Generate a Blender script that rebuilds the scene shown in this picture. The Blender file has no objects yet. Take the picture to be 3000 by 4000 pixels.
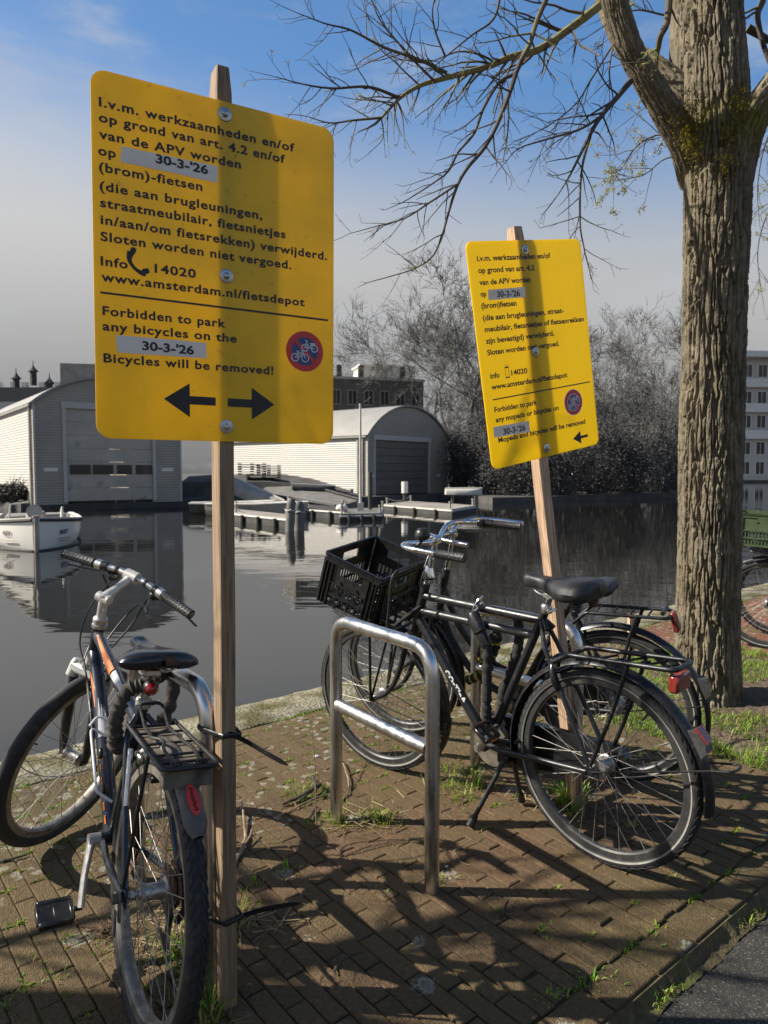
import bpy, bmesh, math, random
from math import sin, cos, pi, radians, atan2, sqrt
from mathutils import Vector, Matrix, noise, Quaternion
V = Vector
random.seed(7)
SC = bpy.context.scene
COL = SC.collection

# ------------------------------------------------------------------ camera
EYE = 1.37; PITCH = radians(3.3); FPX = 2772.0
cam = bpy.data.cameras.new("camera"); cam_o = bpy.data.objects.new("camera", cam); COL.objects.link(cam_o)
cam_o.location = (0, 0, EYE); cam_o.rotation_euler = (radians(90) - PITCH, 0, 0)
cam.sensor_fit = 'VERTICAL'; cam.sensor_height = 36; cam.lens = 36 * FPX / 4000
cam.clip_start = 0.05; cam.clip_end = 3000
cam.dof.use_dof = True; cam.dof.focus_distance = 2.15; cam.dof.aperture_fstop = 7.0
SC.camera = cam_o

# ------------------------------------------------------------------ world, sun, exposure
SUN = V((-1, 0.03, 0)).normalized() * cos(radians(39)) + V((0, 0, sin(radians(39))))
W = bpy.data.worlds.new("World"); SC.world = W; W.use_nodes = True
nt = W.node_tree; nt.nodes.clear()
def wn(t, **k):
    n = nt.nodes.new(t)
    for a, b in k.items(): setattr(n, a, b)
    return n
sky = wn('ShaderNodeTexSky', sky_type='NISHITA', sun_disc=False, sun_elevation=radians(39), sun_rotation=atan2(SUN.x, SUN.y),
         air_density=1.0, dust_density=0.6, ozone_density=1.6)
tc = wn('ShaderNodeTexCoord'); sep = wn('ShaderNodeSeparateXYZ'); nt.links.new(tc.outputs['Generated'], sep.inputs[0])
# low sky is a colourless grey, the upper sky blue
mx = wn('ShaderNodeMath', operation='MULTIPLY_ADD'); nt.links.new(sep.outputs['X'], mx.inputs[0]); mx.inputs[1].default_value = 0.10; nt.links.new(sep.outputs['Z'], mx.inputs[2])
sat = wn('ShaderNodeMapRange', interpolation_type='SMOOTHSTEP'); nt.links.new(mx.outputs[0], sat.inputs[0])
sat.inputs[1].default_value = 0.24; sat.inputs[2].default_value = 0.48; sat.inputs[3].default_value = 0.0; sat.inputs[4].default_value = 1.22
val = wn('ShaderNodeMapRange', interpolation_type='SMOOTHSTEP'); nt.links.new(sep.outputs['Z'], val.inputs[0])
val.inputs[1].default_value = 0.0; val.inputs[2].default_value = 0.5; val.inputs[3].default_value = 0.37; val.inputs[4].default_value = 1.45
zen = wn('ShaderNodeMapRange', interpolation_type='SMOOTHSTEP'); nt.links.new(sep.outputs['Z'], zen.inputs[0])
zen.inputs[1].default_value = 0.5; zen.inputs[2].default_value = 0.85; zen.inputs[3].default_value = 1.0; zen.inputs[4].default_value = 0.55
azx = wn('ShaderNodeMapRange'); nt.links.new(sep.outputs['X'], azx.inputs[0])
azx.inputs[1].default_value = -0.5; azx.inputs[2].default_value = 0.1; azx.inputs[3].default_value = 0.82; azx.inputs[4].default_value = 1.0
vm0 = wn('ShaderNodeMath', operation='MULTIPLY'); nt.links.new(val.outputs[0], vm0.inputs[0]); nt.links.new(azx.outputs[0], vm0.inputs[1])
vm = wn('ShaderNodeMath', operation='MULTIPLY'); nt.links.new(vm0.outputs[0], vm.inputs[0]); nt.links.new(zen.outputs[0], vm.inputs[1])
hs = wn('ShaderNodeHueSaturation'); nt.links.new(sky.outputs[0], hs.inputs['Color']); nt.links.new(sat.outputs[0], hs.inputs['Saturation']); nt.links.new(vm.outputs[0], hs.inputs['Value'])
mp = wn('ShaderNodeMapping'); mp.inputs['Scale'].default_value = (1.6, 1.6, 5.5); mp.inputs['Rotation'].default_value = (0, 0.35, 0.3); nt.links.new(tc.outputs['Generated'], mp.inputs[0])
cn = wn('ShaderNodeTexNoise'); cn.inputs['Scale'].default_value = 2.6; cn.inputs['Detail'].default_value = 9; cn.inputs['Roughness'].default_value = 0.62; nt.links.new(mp.outputs[0], cn.inputs[0])
cr = wn('ShaderNodeMapRange', interpolation_type='SMOOTHSTEP'); nt.links.new(cn.outputs[0], cr.inputs[0]); cr.inputs[1].default_value = 0.5; cr.inputs[2].default_value = 0.78; cr.inputs[4].default_value = 0.55
mixc = wn('ShaderNodeMixRGB'); nt.links.new(cr.outputs[0], mixc.inputs[0]); nt.links.new(hs.outputs[0], mixc.inputs[1]); mixc.inputs[2].default_value = (4.2, 4.4, 4.8, 1)
bg = wn('ShaderNodeBackground'); nt.links.new(mixc.outputs[0], bg.inputs[0]); bg.inputs[1].default_value = 0.072
wo = wn('ShaderNodeOutputWorld'); nt.links.new(bg.outputs[0], wo.inputs[0])
sl = bpy.data.lights.new("sun", 'SUN'); sl.energy = 5.0; sl.angle = radians(0.5); sl.color = (1.0, 0.93, 0.82)
so = bpy.data.objects.new("sun", sl); COL.objects.link(so); so.rotation_euler = (-SUN).to_track_quat('-Z', 'Y').to_euler()
SC.view_settings.view_transform = 'Standard'; SC.view_settings.look = 'None'; SC.view_settings.exposure = 0.82; SC.view_settings.gamma = 1.0
SC.render.engine = 'CYCLES'; SC.cycles.max_bounces = 8; SC.cycles.transparent_max_bounces = 12
SC.cycles.use_denoising = True; SC.cycles.sample_clamp_indirect = 6

# ------------------------------------------------------------------ helpers
def at(px, py, d):
    """the place seen at a photo pixel, d metres ahead"""
    a = (px - 1500) / FPX; b = (py - 2000) / FPX
    r = V((a, cos(PITCH) - b * sin(PITCH), -sin(PITCH) - b * cos(PITCH)))
    return V((0, 0, EYE)) + r * (d / r.y)
def gat(px, py, z=0.0):
    a = (px - 1500) / FPX; b = (py - 2000) / FPX
    r = V((a, cos(PITCH) - b * sin(PITCH), -sin(PITCH) - b * cos(PITCH)))
    return V((0, 0, EYE)) + r * ((z - EYE) / r.z)

class MB:
    def __init__(s): s.v = []; s.f = []; s.m = []; s.c = []
    def add(s, vs, fs, mi=0, col=None):
        b = len(s.v); s.v += [tuple(p) for p in vs]
        if col is not None or s.c:
            while len(s.c) < b: s.c.append((1, 1, 1))
            s.c += [col or (1, 1, 1)] * len(vs)
        for f in fs: s.f.append(tuple(i + b for i in f)); s.m.append(mi)
    def box(s, c, size, rot=None, mi=0, col=None):
        x, y, z = (k / 2 for k in size); c = V(c)
        vs = [V((i * x, j * y, k * z)) for i in (-1, 1) for j in (-1, 1) for k in (-1, 1)]
        if rot is not None: vs = [rot @ p for p in vs]
        s.add([p + c for p in vs], [(0, 1, 3, 2), (4, 6, 7, 5), (0, 4, 5, 1), (2, 3, 7, 6), (0, 2, 6, 4), (1, 5, 7, 3)], mi, col)
    def bbox(s, c, size, rot=None, bev=0.003, mi=0):
        """box with chamfered edges"""
        x, y, z = (k / 2 for k in size); c = V(c); b = bev
        ids = {}; vs = []
        for i in (-1, 1):
            for j in (-1, 1):
                for k in (-1, 1):
                    for a in range(3):
                        p = V((i * (x - (b if a != 0 else 0)), j * (y - (b if a != 1 else 0)), k * (z - (b if a != 2 else 0))))
                        ids[(i, j, k, a)] = len(vs); vs.append((rot @ p if rot is not None else p) + c)
        fs = []
        for a in range(3):
            o = [q for q in range(3) if q != a]
            for sg in (-1, 1):
                q = []
                for (u, w) in ((-1, -1), (1, -1), (1, 1), (-1, 1)):
                    t = [0, 0, 0]; t[a] = sg; t[o[0]] = u; t[o[1]] = w; q.append(ids[tuple(t) + (a,)])
                fs.append(q)
            for u in (-1, 1):
                for w in (-1, 1):
                    t1 = [0, 0, 0]; t1[o[0]] = u; t1[o[1]] = w
                    e = []
                    for sg in (-1, 1):
                        t1[a] = sg; e.append((ids[tuple(t1) + (o[0],)], ids[tuple(t1) + (o[1],)]))
                    fs.append((e[0][0], e[1][0], e[1][1], e[0][1]))
        for i in (-1, 1):
            for j in (-1, 1):
                for k in (-1, 1): fs.append([ids[(i, j, k, a)] for a in range(3)])
        s.add(vs, fs, mi)
    def tube(s, pts, r, n=10, cap=True, mi=0, closed=False, col=None, flat=1.0, up=None):
        pts = [V(p) for p in pts]; m = len(pts)
        rs = r if isinstance(r, (list, tuple)) else [r] * m
        ts = []
        for i in range(m):
            a = pts[(i - 1) % m] if (closed or i > 0) else pts[i]
            b = pts[(i + 1) % m] if (closed or i < m - 1) else pts[i]
            t = b - a
            ts.append(t.normalized() if t.length > 1e-9 else V((0, 0, 1)))
        nrm = V(up) if up is not None else (V((0, 0, 1)) if abs(ts[0].z) < 0.9 else V((1, 0, 0)))
        vs = []
        for i in range(m):
            nrm = nrm - ts[i] * nrm.dot(ts[i])
            if nrm.length < 1e-6: nrm = ts[i].orthogonal()
            nrm.normalize(); bi = ts[i].cross(nrm)
            for k in range(n):
                a = 2 * pi * k / n
                vs.append(pts[i] + (nrm * cos(a) * flat + bi * sin(a)) * rs[i])
        fs = []
        for i in range(m if closed else m - 1):
            j = (i + 1) % m
            for k in range(n): fs.append((i * n + k, i * n + (k + 1) % n, j * n + (k + 1) % n, j * n + k))
        if cap and not closed: fs.append(tuple(range(n))[::-1]); fs.append(tuple((m - 1) * n + k for k in range(n)))
        s.add(vs, fs, mi, col)
    def cyl(s, a, b, r, n=14, mi=0, r2=None): s.tube([a, b], [r, r if r2 is None else r2], n, mi=mi)
    def lathe(s, prof, c=(0, 0, 0), axis='y', n=48, mi=0, loop=False, cap=True):
        """profile of (radius, offset along axis)"""
        c = V(c); vs = []; m = len(prof)
        for k in range(n):
            a = 2 * pi * k / n
            for (r, o) in prof:
                if axis == 'y': p = V((r * cos(a), o, r * sin(a)))
                elif axis == 'z': p = V((r * cos(a), r * sin(a), o))
                else: p = V((o, r * cos(a), r * sin(a)))
                vs.append(c + p)
        fs = []
        for k in range(n):
            j = (k + 1) % n
            for i in range(m if loop else m - 1):
                q = (i + 1) % m
                fs.append((k * m + i, k * m + q, j * m + q, j * m + i))
        if cap and not loop:
            fs.append(tuple(k * m for k in range(n))); fs.append(tuple(k * m + m - 1 for k in range(n))[::-1])
        s.add(vs, fs, mi)
    def sweep(s, secs, mi=0, cap=True):
        """list of closed rings, all the same length"""
        n = len(secs[0]); vs = [p for r in secs for p in r]; fs = []
        for i in range(len(secs) - 1):
            for k in range(n): fs.append((i * n + k, i * n + (k + 1) % n, (i + 1) * n + (k + 1) % n, (i + 1) * n + k))
        if cap: fs.append(tuple(range(n))[::-1]); fs.append(tuple((len(secs) - 1) * n + k for k in range(n)))
        s.add(vs, fs, mi)
    def prism(s, poly, d0, d1, f=None, mi=0):
        """polygon in x,z pushed along y from d0 to d1; f maps local to place"""
        f = f or (lambda p: p); n = len(poly)
        vs = [f(V((x, d0, z))) for x, z in poly] + [f(V((x, d1, z))) for x, z in poly]
        fs = [tuple(range(n)), tuple(range(n, 2 * n))[::-1]] + [(i, i + n, (i + 1) % n + n, (i + 1) % n) for i in range(n)]
        s.add(vs, fs, mi)
    def ball(s, c, r, n=12, m=8, mi=0, sc=(1, 1, 1)):
        s.lathe([(max(1e-4, r * sin(pi * i / m)) * 1, -r * cos(pi * i / m)) for i in range(m + 1)], (0, 0, 0), 'z', n, mi)
        k = n * (m + 1)
        for i in range(len(s.v) - k, len(s.v)): p = s.v[i]; s.v[i] = (p[0] * sc[0] + c[0], p[1] * sc[1] + c[1], p[2] * sc[2] + c[2])

def obj(name, mb, mats, parent=None, sharp=38, smooth=True, fix=True):
    me = bpy.data.meshes.new(name); me.from_pydata(mb.v, [], mb.f)
    mats = mats if isinstance(mats, (list, tuple)) else [mats]
    for m in mats: me.materials.append(m)
    if len(mats) > 1: me.polygons.foreach_set('material_index', mb.m)
    if mb.c:
        at_ = me.color_attributes.new('tone', 'FLOAT_COLOR', 'POINT')
        while len(mb.c) < len(mb.v): mb.c.append((1, 1, 1))
        at_.data.foreach_set('color', [x for c in mb.c for x in (c[0], c[1], c[2], 1)])
    if fix:
        bm = bmesh.new(); bm.from_mesh(me); bmesh.ops.recalc_face_normals(bm, faces=bm.faces); bm.to_mesh(me); bm.free()
    me.update()
    if smooth:
        me.shade_smooth(); me.set_sharp_from_angle(angle=radians(sharp))
    o = bpy.data.objects.new(name, me); COL.objects.link(o)
    if parent is not None: o.parent = parent
    return o
def tag(o, label, cat, group=None, kind=None):
    if label: o['label'] = label
    if cat: o['category'] = cat
    if group: o['group'] = group
    if kind: o['kind'] = kind
    return o
def thing(name, label, cat, loc=(0, 0, 0), rz=0, group=None, mat=None):
    o = bpy.data.objects.new(name, None); COL.objects.link(o); o.empty_display_size = 0.1
    if mat is not None: o.matrix_world = mat
    else: o.location = loc; o.rotation_euler = (0, 0, rz)
    return tag(o, label, cat, group)
def struct(name, mb, mats, **k): return tag(obj(name, mb, mats, **k), None, None, kind='structure')
def copy_tree(o, parent=None):
    c = o.copy(); COL.objects.link(c)
    if parent is not None: c.parent = parent
    for ch in list(o.children): copy_tree(ch, c)
    return c
def smoothpts(pts, sub=6, closed=False):
    P = [V(p) for p in pts]; n = len(P); out = []
    rng = range(n if closed else n - 1)
    for i in rng:
        p1, p2 = P[i], P[(i + 1) % n]
        p0 = P[i - 1] if (closed or i > 0) else p1 * 2 - p2
        p3 = P[(i + 2) % n] if (closed or i < n - 2) else p2 * 2 - p1
        for k in range(sub):
            t = k / sub
            out.append(0.5 * ((2 * p1) + (p2 - p0) * t + (2 * p0 - 5 * p1 + 4 * p2 - p3) * t * t + (3 * p1 - p0 - 3 * p2 + p3) * t ** 3))
    if not closed: out.append(P[-1])
    return out
def fillet(pts, r, n=6):
    P = [V(p) for p in pts]; out = [P[0]]
    for i in range(1, len(P) - 1):
        a = (P[i - 1] - P[i]); b = (P[i + 1] - P[i]); la, lb = a.length, b.length; a.normalize(); b.normalize()
        ang = a.angle(b); d = min(r / math.tan(ang / 2), la * 0.49, lb * 0.49)
        s, e = P[i] + a * d, P[i] + b * d
        for k in range(n + 1):
            t = k / n; out.append((1 - t) ** 2 * s + 2 * t * (1 - t) * P[i] + t * t * e)
    out.append(P[-1]); return out

# ------------------------------------------------------------------ materials
def mat(name, col, rough=0.5, metal=0.0, var=0.0, scale=20, bump=0.0, bscale=80, spec=0.5, rvar=0.0, stretch=(1, 1, 1), col2=None, c2=(0.5, 0.7), c2scale=None, detail=6, attr=False, coat=0.0):
    m = bpy.data.materials.new(name); m.use_nodes = True; t = m.node_tree; L = t.links
    p = t.nodes['Principled BSDF']; p.inputs['Roughness'].default_value = rough; p.inputs['Metallic'].default_value = metal
    p.inputs['Specular IOR Level'].default_value = spec; p.inputs['Coat Weight'].default_value = coat
    tc = t.nodes.new('ShaderNodeTexCoord'); mp = t.nodes.new('ShaderNodeMapping'); mp.inputs['Scale'].default_value = stretch; L.new(tc.outputs['Object'], mp.inputs[0])
    def nz(s, d=detail):
        n = t.nodes.new('ShaderNodeTexNoise'); n.inputs['Scale'].default_value = s; n.inputs['Detail'].default_value = d; L.new(mp.outputs[0], n.inputs[0]); return n
    c = None
    if attr:
        a = t.nodes.new('ShaderNodeVertexColor'); a.layer_name = 'tone'; c = a.outputs[0]
        mm = t.nodes.new('ShaderNodeMixRGB'); mm.blend_type = 'MULTIPLY'; mm.inputs[0].default_value = 1; L.new(c, mm.inputs[1]); mm.inputs[2].default_value = (*col, 1); c = mm.outputs[0]
    if var > 0:
        n = nz(scale); r = t.nodes.new('ShaderNodeMapRange'); L.new(n.outputs[0], r.inputs[0]); r.inputs[1].default_value = 0.25; r.inputs[2].default_value = 0.75; r.inputs[3].default_value = 1 - var; r.inputs[4].default_value = 1 + var
        mm = t.nodes.new('ShaderNodeMixRGB'); mm.blend_type = 'MULTIPLY'; mm.inputs[0].default_value = 1
        if c is not None: L.new(c, mm.inputs[1])
        else: mm.inputs[1].default_value = (*col, 1)
        L.new(r.outputs[0], mm.inputs[2]); c = mm.outputs[0]
    if col2 is not None:
        n = nz(c2scale or scale * 0.6); r = t.nodes.new('ShaderNodeMapRange'); L.new(n.outputs[0], r.inputs[0]); r.inputs[1].default_value = c2[0]; r.inputs[2].default_value = c2[1]
        mm = t.nodes.new('ShaderNodeMixRGB'); L.new(r.outputs[0], mm.inputs[0])
        if c is not None: L.new(c, mm.inputs[1])
        else: mm.inputs[1].default_value = (*col, 1)
        mm.inputs[2].default_value = (*col2, 1); c = mm.outputs[0]
    if c is not None: L.new(c, p.inputs['Base Color'])
    else: p.inputs['Base Color'].default_value = (*col, 1)
    if rvar > 0:
        n = nz(scale * 1.7); r = t.nodes.new('ShaderNodeMapRange'); L.new(n.outputs[0], r.inputs[0]); r.inputs[1].default_value = 0.3; r.inputs[2].default_value = 0.7; r.inputs[3].default_value = max(0.02, rough - rvar); r.inputs[4].default_value = rough + rvar
        L.new(r.outputs[0], p.inputs['Roughness'])
    if bump > 0:
        n = nz(bscale, 4); b = t.nodes.new('ShaderNodeBump'); b.inputs['Strength'].default_value = 1.0; b.inputs['Distance'].default_value = bump; L.new(n.outputs[0], b.inputs['Height']); L.new(b.outputs[0], p.inputs['Normal'])
    return m

M = {}
M['black_paint'] = mat('black_paint', (.012, .013, .015), .38, var=.3, scale=30, rvar=.1, col2=(.06, .055, .045), c2=(.62, .74), c2scale=45)
M['black_metal'] = mat('black_metal', (.014, .014, .015), .42, var=.3, scale=40, rvar=.1)
M['black_plastic'] = mat('black_plastic', (.011, .011, .012), .34, var=.3, scale=25, rvar=.12, col2=(.05, .048, .042), c2=(.6, .8), c2scale=60)
M['rubber'] = mat('rubber', (.018, .018, .019), .75, var=.35, scale=40, bump=.0006, bscale=300, col2=(.075, .066, .05), c2=(.55, .8), c2scale=25)
M['tyre_side'] = mat('tyre_side', (.035, .034, .034), .7, var=.3, scale=60, col2=(.09, .08, .065), c2=(.5, .8), c2scale=30)
M['stripe'] = mat('reflective_stripe', (.24, .235, .21), .5, var=.2, scale=50)
M['grip'] = mat('grip_rubber', (.016, .016, .018), .5, bump=.002, bscale=170, var=.3)
M['chrome'] = mat('chrome', (.72, .72, .72), .14, 1.0, rvar=.08, scale=40, var=.1)
M['steel'] = mat('brushed_steel', (.62, .6, .57), .3, 1.0, var=.14, scale=14, rvar=.12, stretch=(1, 1, .35), col2=(.4, .36, .3), c2=(.58, .8), c2scale=18, bump=.0002, bscale=260)
M['alu'] = mat('aluminium', (.6, .59, .57), .35, 1.0, var=.15, scale=50, rvar=.12)
M['rim_worn'] = mat('worn_rim', (.27, .25, .215), .5, .6, var=.35, scale=35, rvar=.12, col2=(.12, .10, .07), c2=(.5, .75), c2scale=20)
M['dusty_plastic'] = mat('dusty_plastic', (.10, .088, .075), .55, var=.3, scale=25, col2=(.03, .028, .026), c2=(.5, .7), c2scale=18)
M['alu_dull'] = mat('dull_aluminium', (.50, .48, .45), .45, .9, var=.25, scale=40, rvar=.12)
M['spoke'] = mat('spoke_steel', (.34, .32, .29), .5, .8)
M['rim_dark'] = mat('dark_rim', (.055, .055, .055), .45, .4, var=.2, scale=50, col2=(.12, .11, .09), c2=(.55, .8))
M['frame_blue'] = mat('anthracite_frame', (.040, .047, .060), .24, .5, var=.25, scale=40, coat=.4, col2=(.35, .34, .32), c2=(.70, .74), c2scale=70)
M['orange'] = mat('orange_decal', (.62, .16, .02), .4, var=.15, scale=60)
M['white_decal'] = mat('white_decal', (.5, .5, .5), .4, var=.15, scale=60)
M['silver_fork'] = mat('silver_fork', (.56, .55, .51), .35, .4, var=.2, scale=40)
M['saddle'] = mat('saddle_vinyl', (.019, .019, .020), .46, bump=.0008, bscale=420, var=.25, rvar=.08)
M['saddle_gloss'] = mat('saddle_glossy_vinyl', (.012, .013, .016), .2, var=.2, rvar=.06, scale=18)
M['red_lens'] = mat('red_lens', (.20, .028, .018), .25, var=.25, scale=60, coat=.5)
M['red_dark'] = mat('dark_red_lens', (.28, .01, .012), .12, coat=.8)
M['clear_lens'] = mat('grey_lens', (.06, .06, .06), .2, var=.3, scale=70, coat=.5)
M['amber'] = mat('amber_reflector', (.55, .16, .02), .3)
M['red_sticker'] = mat('red_sticker', (.62, .05, .035), .4, var=.08)
M['fabric'] = mat('lock_fabric', (.022, .021, .02), .9, var=.4, scale=60, bump=.003, bscale=90)
M['fabric_grey'] = mat('worn_fabric', (.06, .054, .045), .95, var=.4, scale=50, bump=.003, bscale=80)
M['rust'] = mat('rusty_steel', (.12, .07, .04), .7, .4, var=.4, scale=60)
M['dirt_plate'] = mat('dusty_plate', (.12, .10, .072), .8, var=.3, scale=30, col2=(.03, .028, .025), c2=(.5, .75))
M['wood'] = mat('pine_wood', (.50, .34, .22), .75, var=.28, scale=9, stretch=(9, 9, .55), col2=(.19, .12, .075), c2=(.5, .72), c2scale=14, bump=.0012, bscale=16)
M['wood2'] = mat('weathered_pine', (.25, .172, .102), .8, var=.3, scale=9, stretch=(9, 9, .55), col2=(.14, .09, .06), c2=(.48, .7), c2scale=14, bump=.0012, bscale=16)
M['ink'] = mat('sign_ink', (.012, .012, .013), .45, var=.2, scale=30)
M['paper'] = mat('date_paper', (.88, .84, .76), .8, var=.08, scale=30)
M['sign_red'] = mat('sign_red', (.62, .03, .03), .35, var=.06)
M['sign_blue'] = mat('sign_blue', (.02, .06, .2), .35, var=.08)
M['sign_white'] = mat('sign_white', (.7, .7, .72), .4)
_t = M['paper'].node_tree; _p = _t.nodes['Principled BSDF']; _tr = _t.nodes.new('ShaderNodeBsdfTranslucent'); _tr.inputs[0].default_value = (.9, .9, .9, 1); _mx = _t.nodes.new('ShaderNodeMixShader'); _mx.inputs[0].default_value = .15
_t.links.new(_p.outputs[0], _mx.inputs[1]); _t.links.new(_tr.outputs[0], _mx.inputs[2]); _t.links.new(_mx.outputs[0], _t.nodes['Material Output'].inputs[0])
M['zinc'] = mat('zinc_bolt', (.45, .45, .44), .35, 1.0, var=.2, scale=200)

def sign_mat(name, col, trans, dirt):
    m = bpy.data.materials.new(name); m.use_nodes = True; t = m.node_tree; L = t.links; p = t.nodes['Principled BSDF']
    tc = t.nodes.new('ShaderNodeTexCoord'); n = t.nodes.new('ShaderNodeTexNoise'); n.inputs['Scale'].default_value = 5; n.inputs['Detail'].default_value = 8; L.new(tc.outputs['Object'], n.inputs[0])
    n2 = t.nodes.new('ShaderNodeTexNoise'); n2.inputs['Scale'].default_value = 45; n2.inputs['Detail'].default_value = 6; L.new(tc.outputs['Object'], n2.inputs[0])
    r = t.nodes.new('ShaderNodeMapRange'); L.new(n.outputs[0], r.inputs[0]); r.inputs[1].default_value = .3; r.inputs[2].default_value = .7; r.inputs[3].default_value = 1 - dirt; r.inputs[4].default_value = 1 + dirt * .4
    r2 = t.nodes.new('ShaderNodeMapRange'); L.new(n2.outputs[0], r2.inputs[0]); r2.inputs[1].default_value = .66; r2.inputs[2].default_value = .74; r2.inputs[3].default_value = 1; r2.inputs[4].default_value = 1 - dirt * 1.5
    mu = t.nodes.new('ShaderNodeMath'); mu.operation = 'MULTIPLY'; L.new(r.outputs[0], mu.inputs[0]); L.new(r2.outputs[0], mu.inputs[1])
    mm = t.nodes.new('ShaderNodeMixRGB'); mm.blend_type = 'MULTIPLY'; mm.inputs[0].default_value = 1; mm.inputs[1].default_value = (*col, 1); L.new(mu.outputs[0], mm.inputs[2])
    L.new(mm.outputs[0], p.inputs['Base Color']); p.inputs['Roughness'].default_value = .22
    rr = t.nodes.new('ShaderNodeMapRange'); L.new(n.outputs[0], rr.inputs[0]); rr.inputs[1].default_value = .35; rr.inputs[2].default_value = .7; rr.inputs[3].default_value = .16; rr.inputs[4].default_value = .42; L.new(rr.outputs[0], p.inputs['Roughness'])
    tr = t.nodes.new('ShaderNodeBsdfTranslucent'); g_ = t.nodes.new('ShaderNodeGamma'); g_.inputs[1].default_value = .5; L.new(mm.outputs[0], g_.inputs[0]); L.new(g_.outputs[0], tr.inputs[0])
    mx = t.nodes.new('ShaderNodeMixShader'); mx.inputs[0].default_value = trans; L.new(p.outputs[0], mx.inputs[1]); L.new(tr.outputs[0], mx.inputs[2])
    L.new(mx.outputs[0], t.nodes['Material Output'].inputs[0]); return m
M['sign1'] = sign_mat('worn_yellow_sheet', (.97, .60, .006), .31, .22)
M['sign2'] = sign_mat('yellow_sheet', (.98, .66, .004), .53, .04)

# ------------------------------------------------------------------ the quay: frame along the edge (q) and towards the water (n)
Q0 = V((-1.81, 3.28, 0)); QA = V((.7715, .6362, 0)); QN = V((-.6362, .7715, 0))
def qp(t, s, z=0.0): return Q0 + QA * t + QN * s + V((0, 0, z))
def qinv(p): d = V((p[0], p[1], 0)) - Q0; return d.dot(QA), d.dot(QN)
WATER = -0.9

def brick_mat(name, lichen):
    m = bpy.data.materials.new(name); m.use_nodes = True; t = m.node_tree; L = t.links; p = t.nodes['Principled BSDF']
    def N(tp, **k):
        n = t.nodes.new(tp)
        for a, b in k.items(): setattr(n, a, b)
        return n
    tc = N('ShaderNodeTexCoord'); vc = N('ShaderNodeVertexColor', layer_name='tone')
    def nz(s, d=6):
        n = N('ShaderNodeTexNoise'); n.inputs['Scale'].default_value = s; n.inputs['Detail'].default_value = d; L.new(tc.outputs['Object'], n.inputs[0]); return n
    def mr(i, a, b, c=0.0, d=1.0):
        r = N('ShaderNodeMapRange'); L.new(i, r.inputs[0])
        for k, v in zip((1, 2, 3, 4), (a, b, c, d)): r.inputs[k].default_value = v
        return r.outputs[0]
    def mix(f, a, b, bt='MIX'):
        x = N('ShaderNodeMixRGB', blend_type=bt)
        if isinstance(f, float): x.inputs[0].default_value = f
        else: L.new(f, x.inputs[0])
        for k, q in ((1, a), (2, b)):
            if isinstance(q, tuple): x.inputs[k].default_value = (*q, 1)
            else: L.new(q, x.inputs[k])
        return x.outputs[0]
    c = mix(1.0, vc.outputs[0], mr(nz(70).outputs[0], .3, .7, .72, 1.25), 'MULTIPLY')
    c = mix(mr(nz(3.2).outputs[0], .42, .66, 0, .62), c, (.112, .085, .036))           # olive algae film
    c = mix(mr(nz(260, 3).outputs[0], .64, .72, 0, .75), c, (.26, .21, .15))             # pale grit
    v = N('ShaderNodeTexVoronoi'); v.inputs['Scale'].default_value = 20 if lichen else 9; v.inputs['Randomness'].default_value = 1; L.new(tc.outputs['Object'], v.inputs[0])
    wob = N('ShaderNodeMath', operation='ADD'); L.new(v.outputs['Distance'], wob.inputs[0]); L.new(mr(nz(60).outputs[0], .3, .7, -.12, .12), wob.inputs[1])
    vr = N('ShaderNodeSeparateColor'); L.new(v.outputs['Color'], vr.inputs[0])
    sel = mr(vr.outputs[0], .22 if lichen else .87, .25 if lichen else .9, 0, 1)
    spot = N('ShaderNodeMath', operation='MULTIPLY'); L.new(mr(wob.outputs[0], .30, .36, 1, 0), spot.inputs[0]); L.new(sel, spot.inputs[1])
    sp2 = N('ShaderNodeMath', operation='MULTIPLY'); L.new(spot.outputs[0], sp2.inputs[0]); L.new(mr(nz(90).outputs[0], .35, .6, .25, .85), sp2.inputs[1])
    c = mix(sp2.outputs[0], c, (.30, .29, .23))
    L.new(c, p.inputs['Base Color']); p.inputs['Roughness'].default_value = .88; p.inputs['Specular IOR Level'].default_value = .3
    b = N('ShaderNodeBump'); b.inputs['Distance'].default_value = .0075; b.inputs['Strength'].default_value = .9
    ad = N('ShaderNodeMath', operation='ADD'); L.new(nz(55, 5).outputs[0], ad.inputs[0]); L.new(nz(220, 3).outputs[0], ad.inputs[1]); L.new(ad.outputs[0], b.inputs['Height']); L.new(b.outputs[0], p.inputs['Normal'])
    return m
M['brick'] = brick_mat('clinker_brick', False); M['brick_lichen'] = brick_mat('lichen_brick', True)
M['soil'] = mat('dark_soil', (.085, .064, .028), .95, var=.45, scale=40, bump=.005, bscale=90, col2=(.085, .095, .018), c2=(.5, .66), c2scale=5)
M['bed_soil'] = mat('bed_soil', (.105, .074, .046), .95, var=.5, scale=60, bump=.02, bscale=55, col2=(.2, .15, .1), c2=(.58, .75), c2scale=120)
M['coping'] = mat('coping_stone', (.225, .205, .14), .9, var=.7, scale=60, bump=.02, bscale=60, col2=(.085, .075, .022), c2=(.46, .62), c2scale=5)
M['asphalt'] = mat('asphalt', (.028, .026, .022), .85, var=.45, scale=90, bump=.006, bscale=170, col2=(.15, .14, .12), c2=(.56, .70), c2scale=170)
M['quay_wall'] = mat('quay_wall', (.08, .075, .06), .9, var=.4, scale=4, bump=.02, bscale=9)

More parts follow.
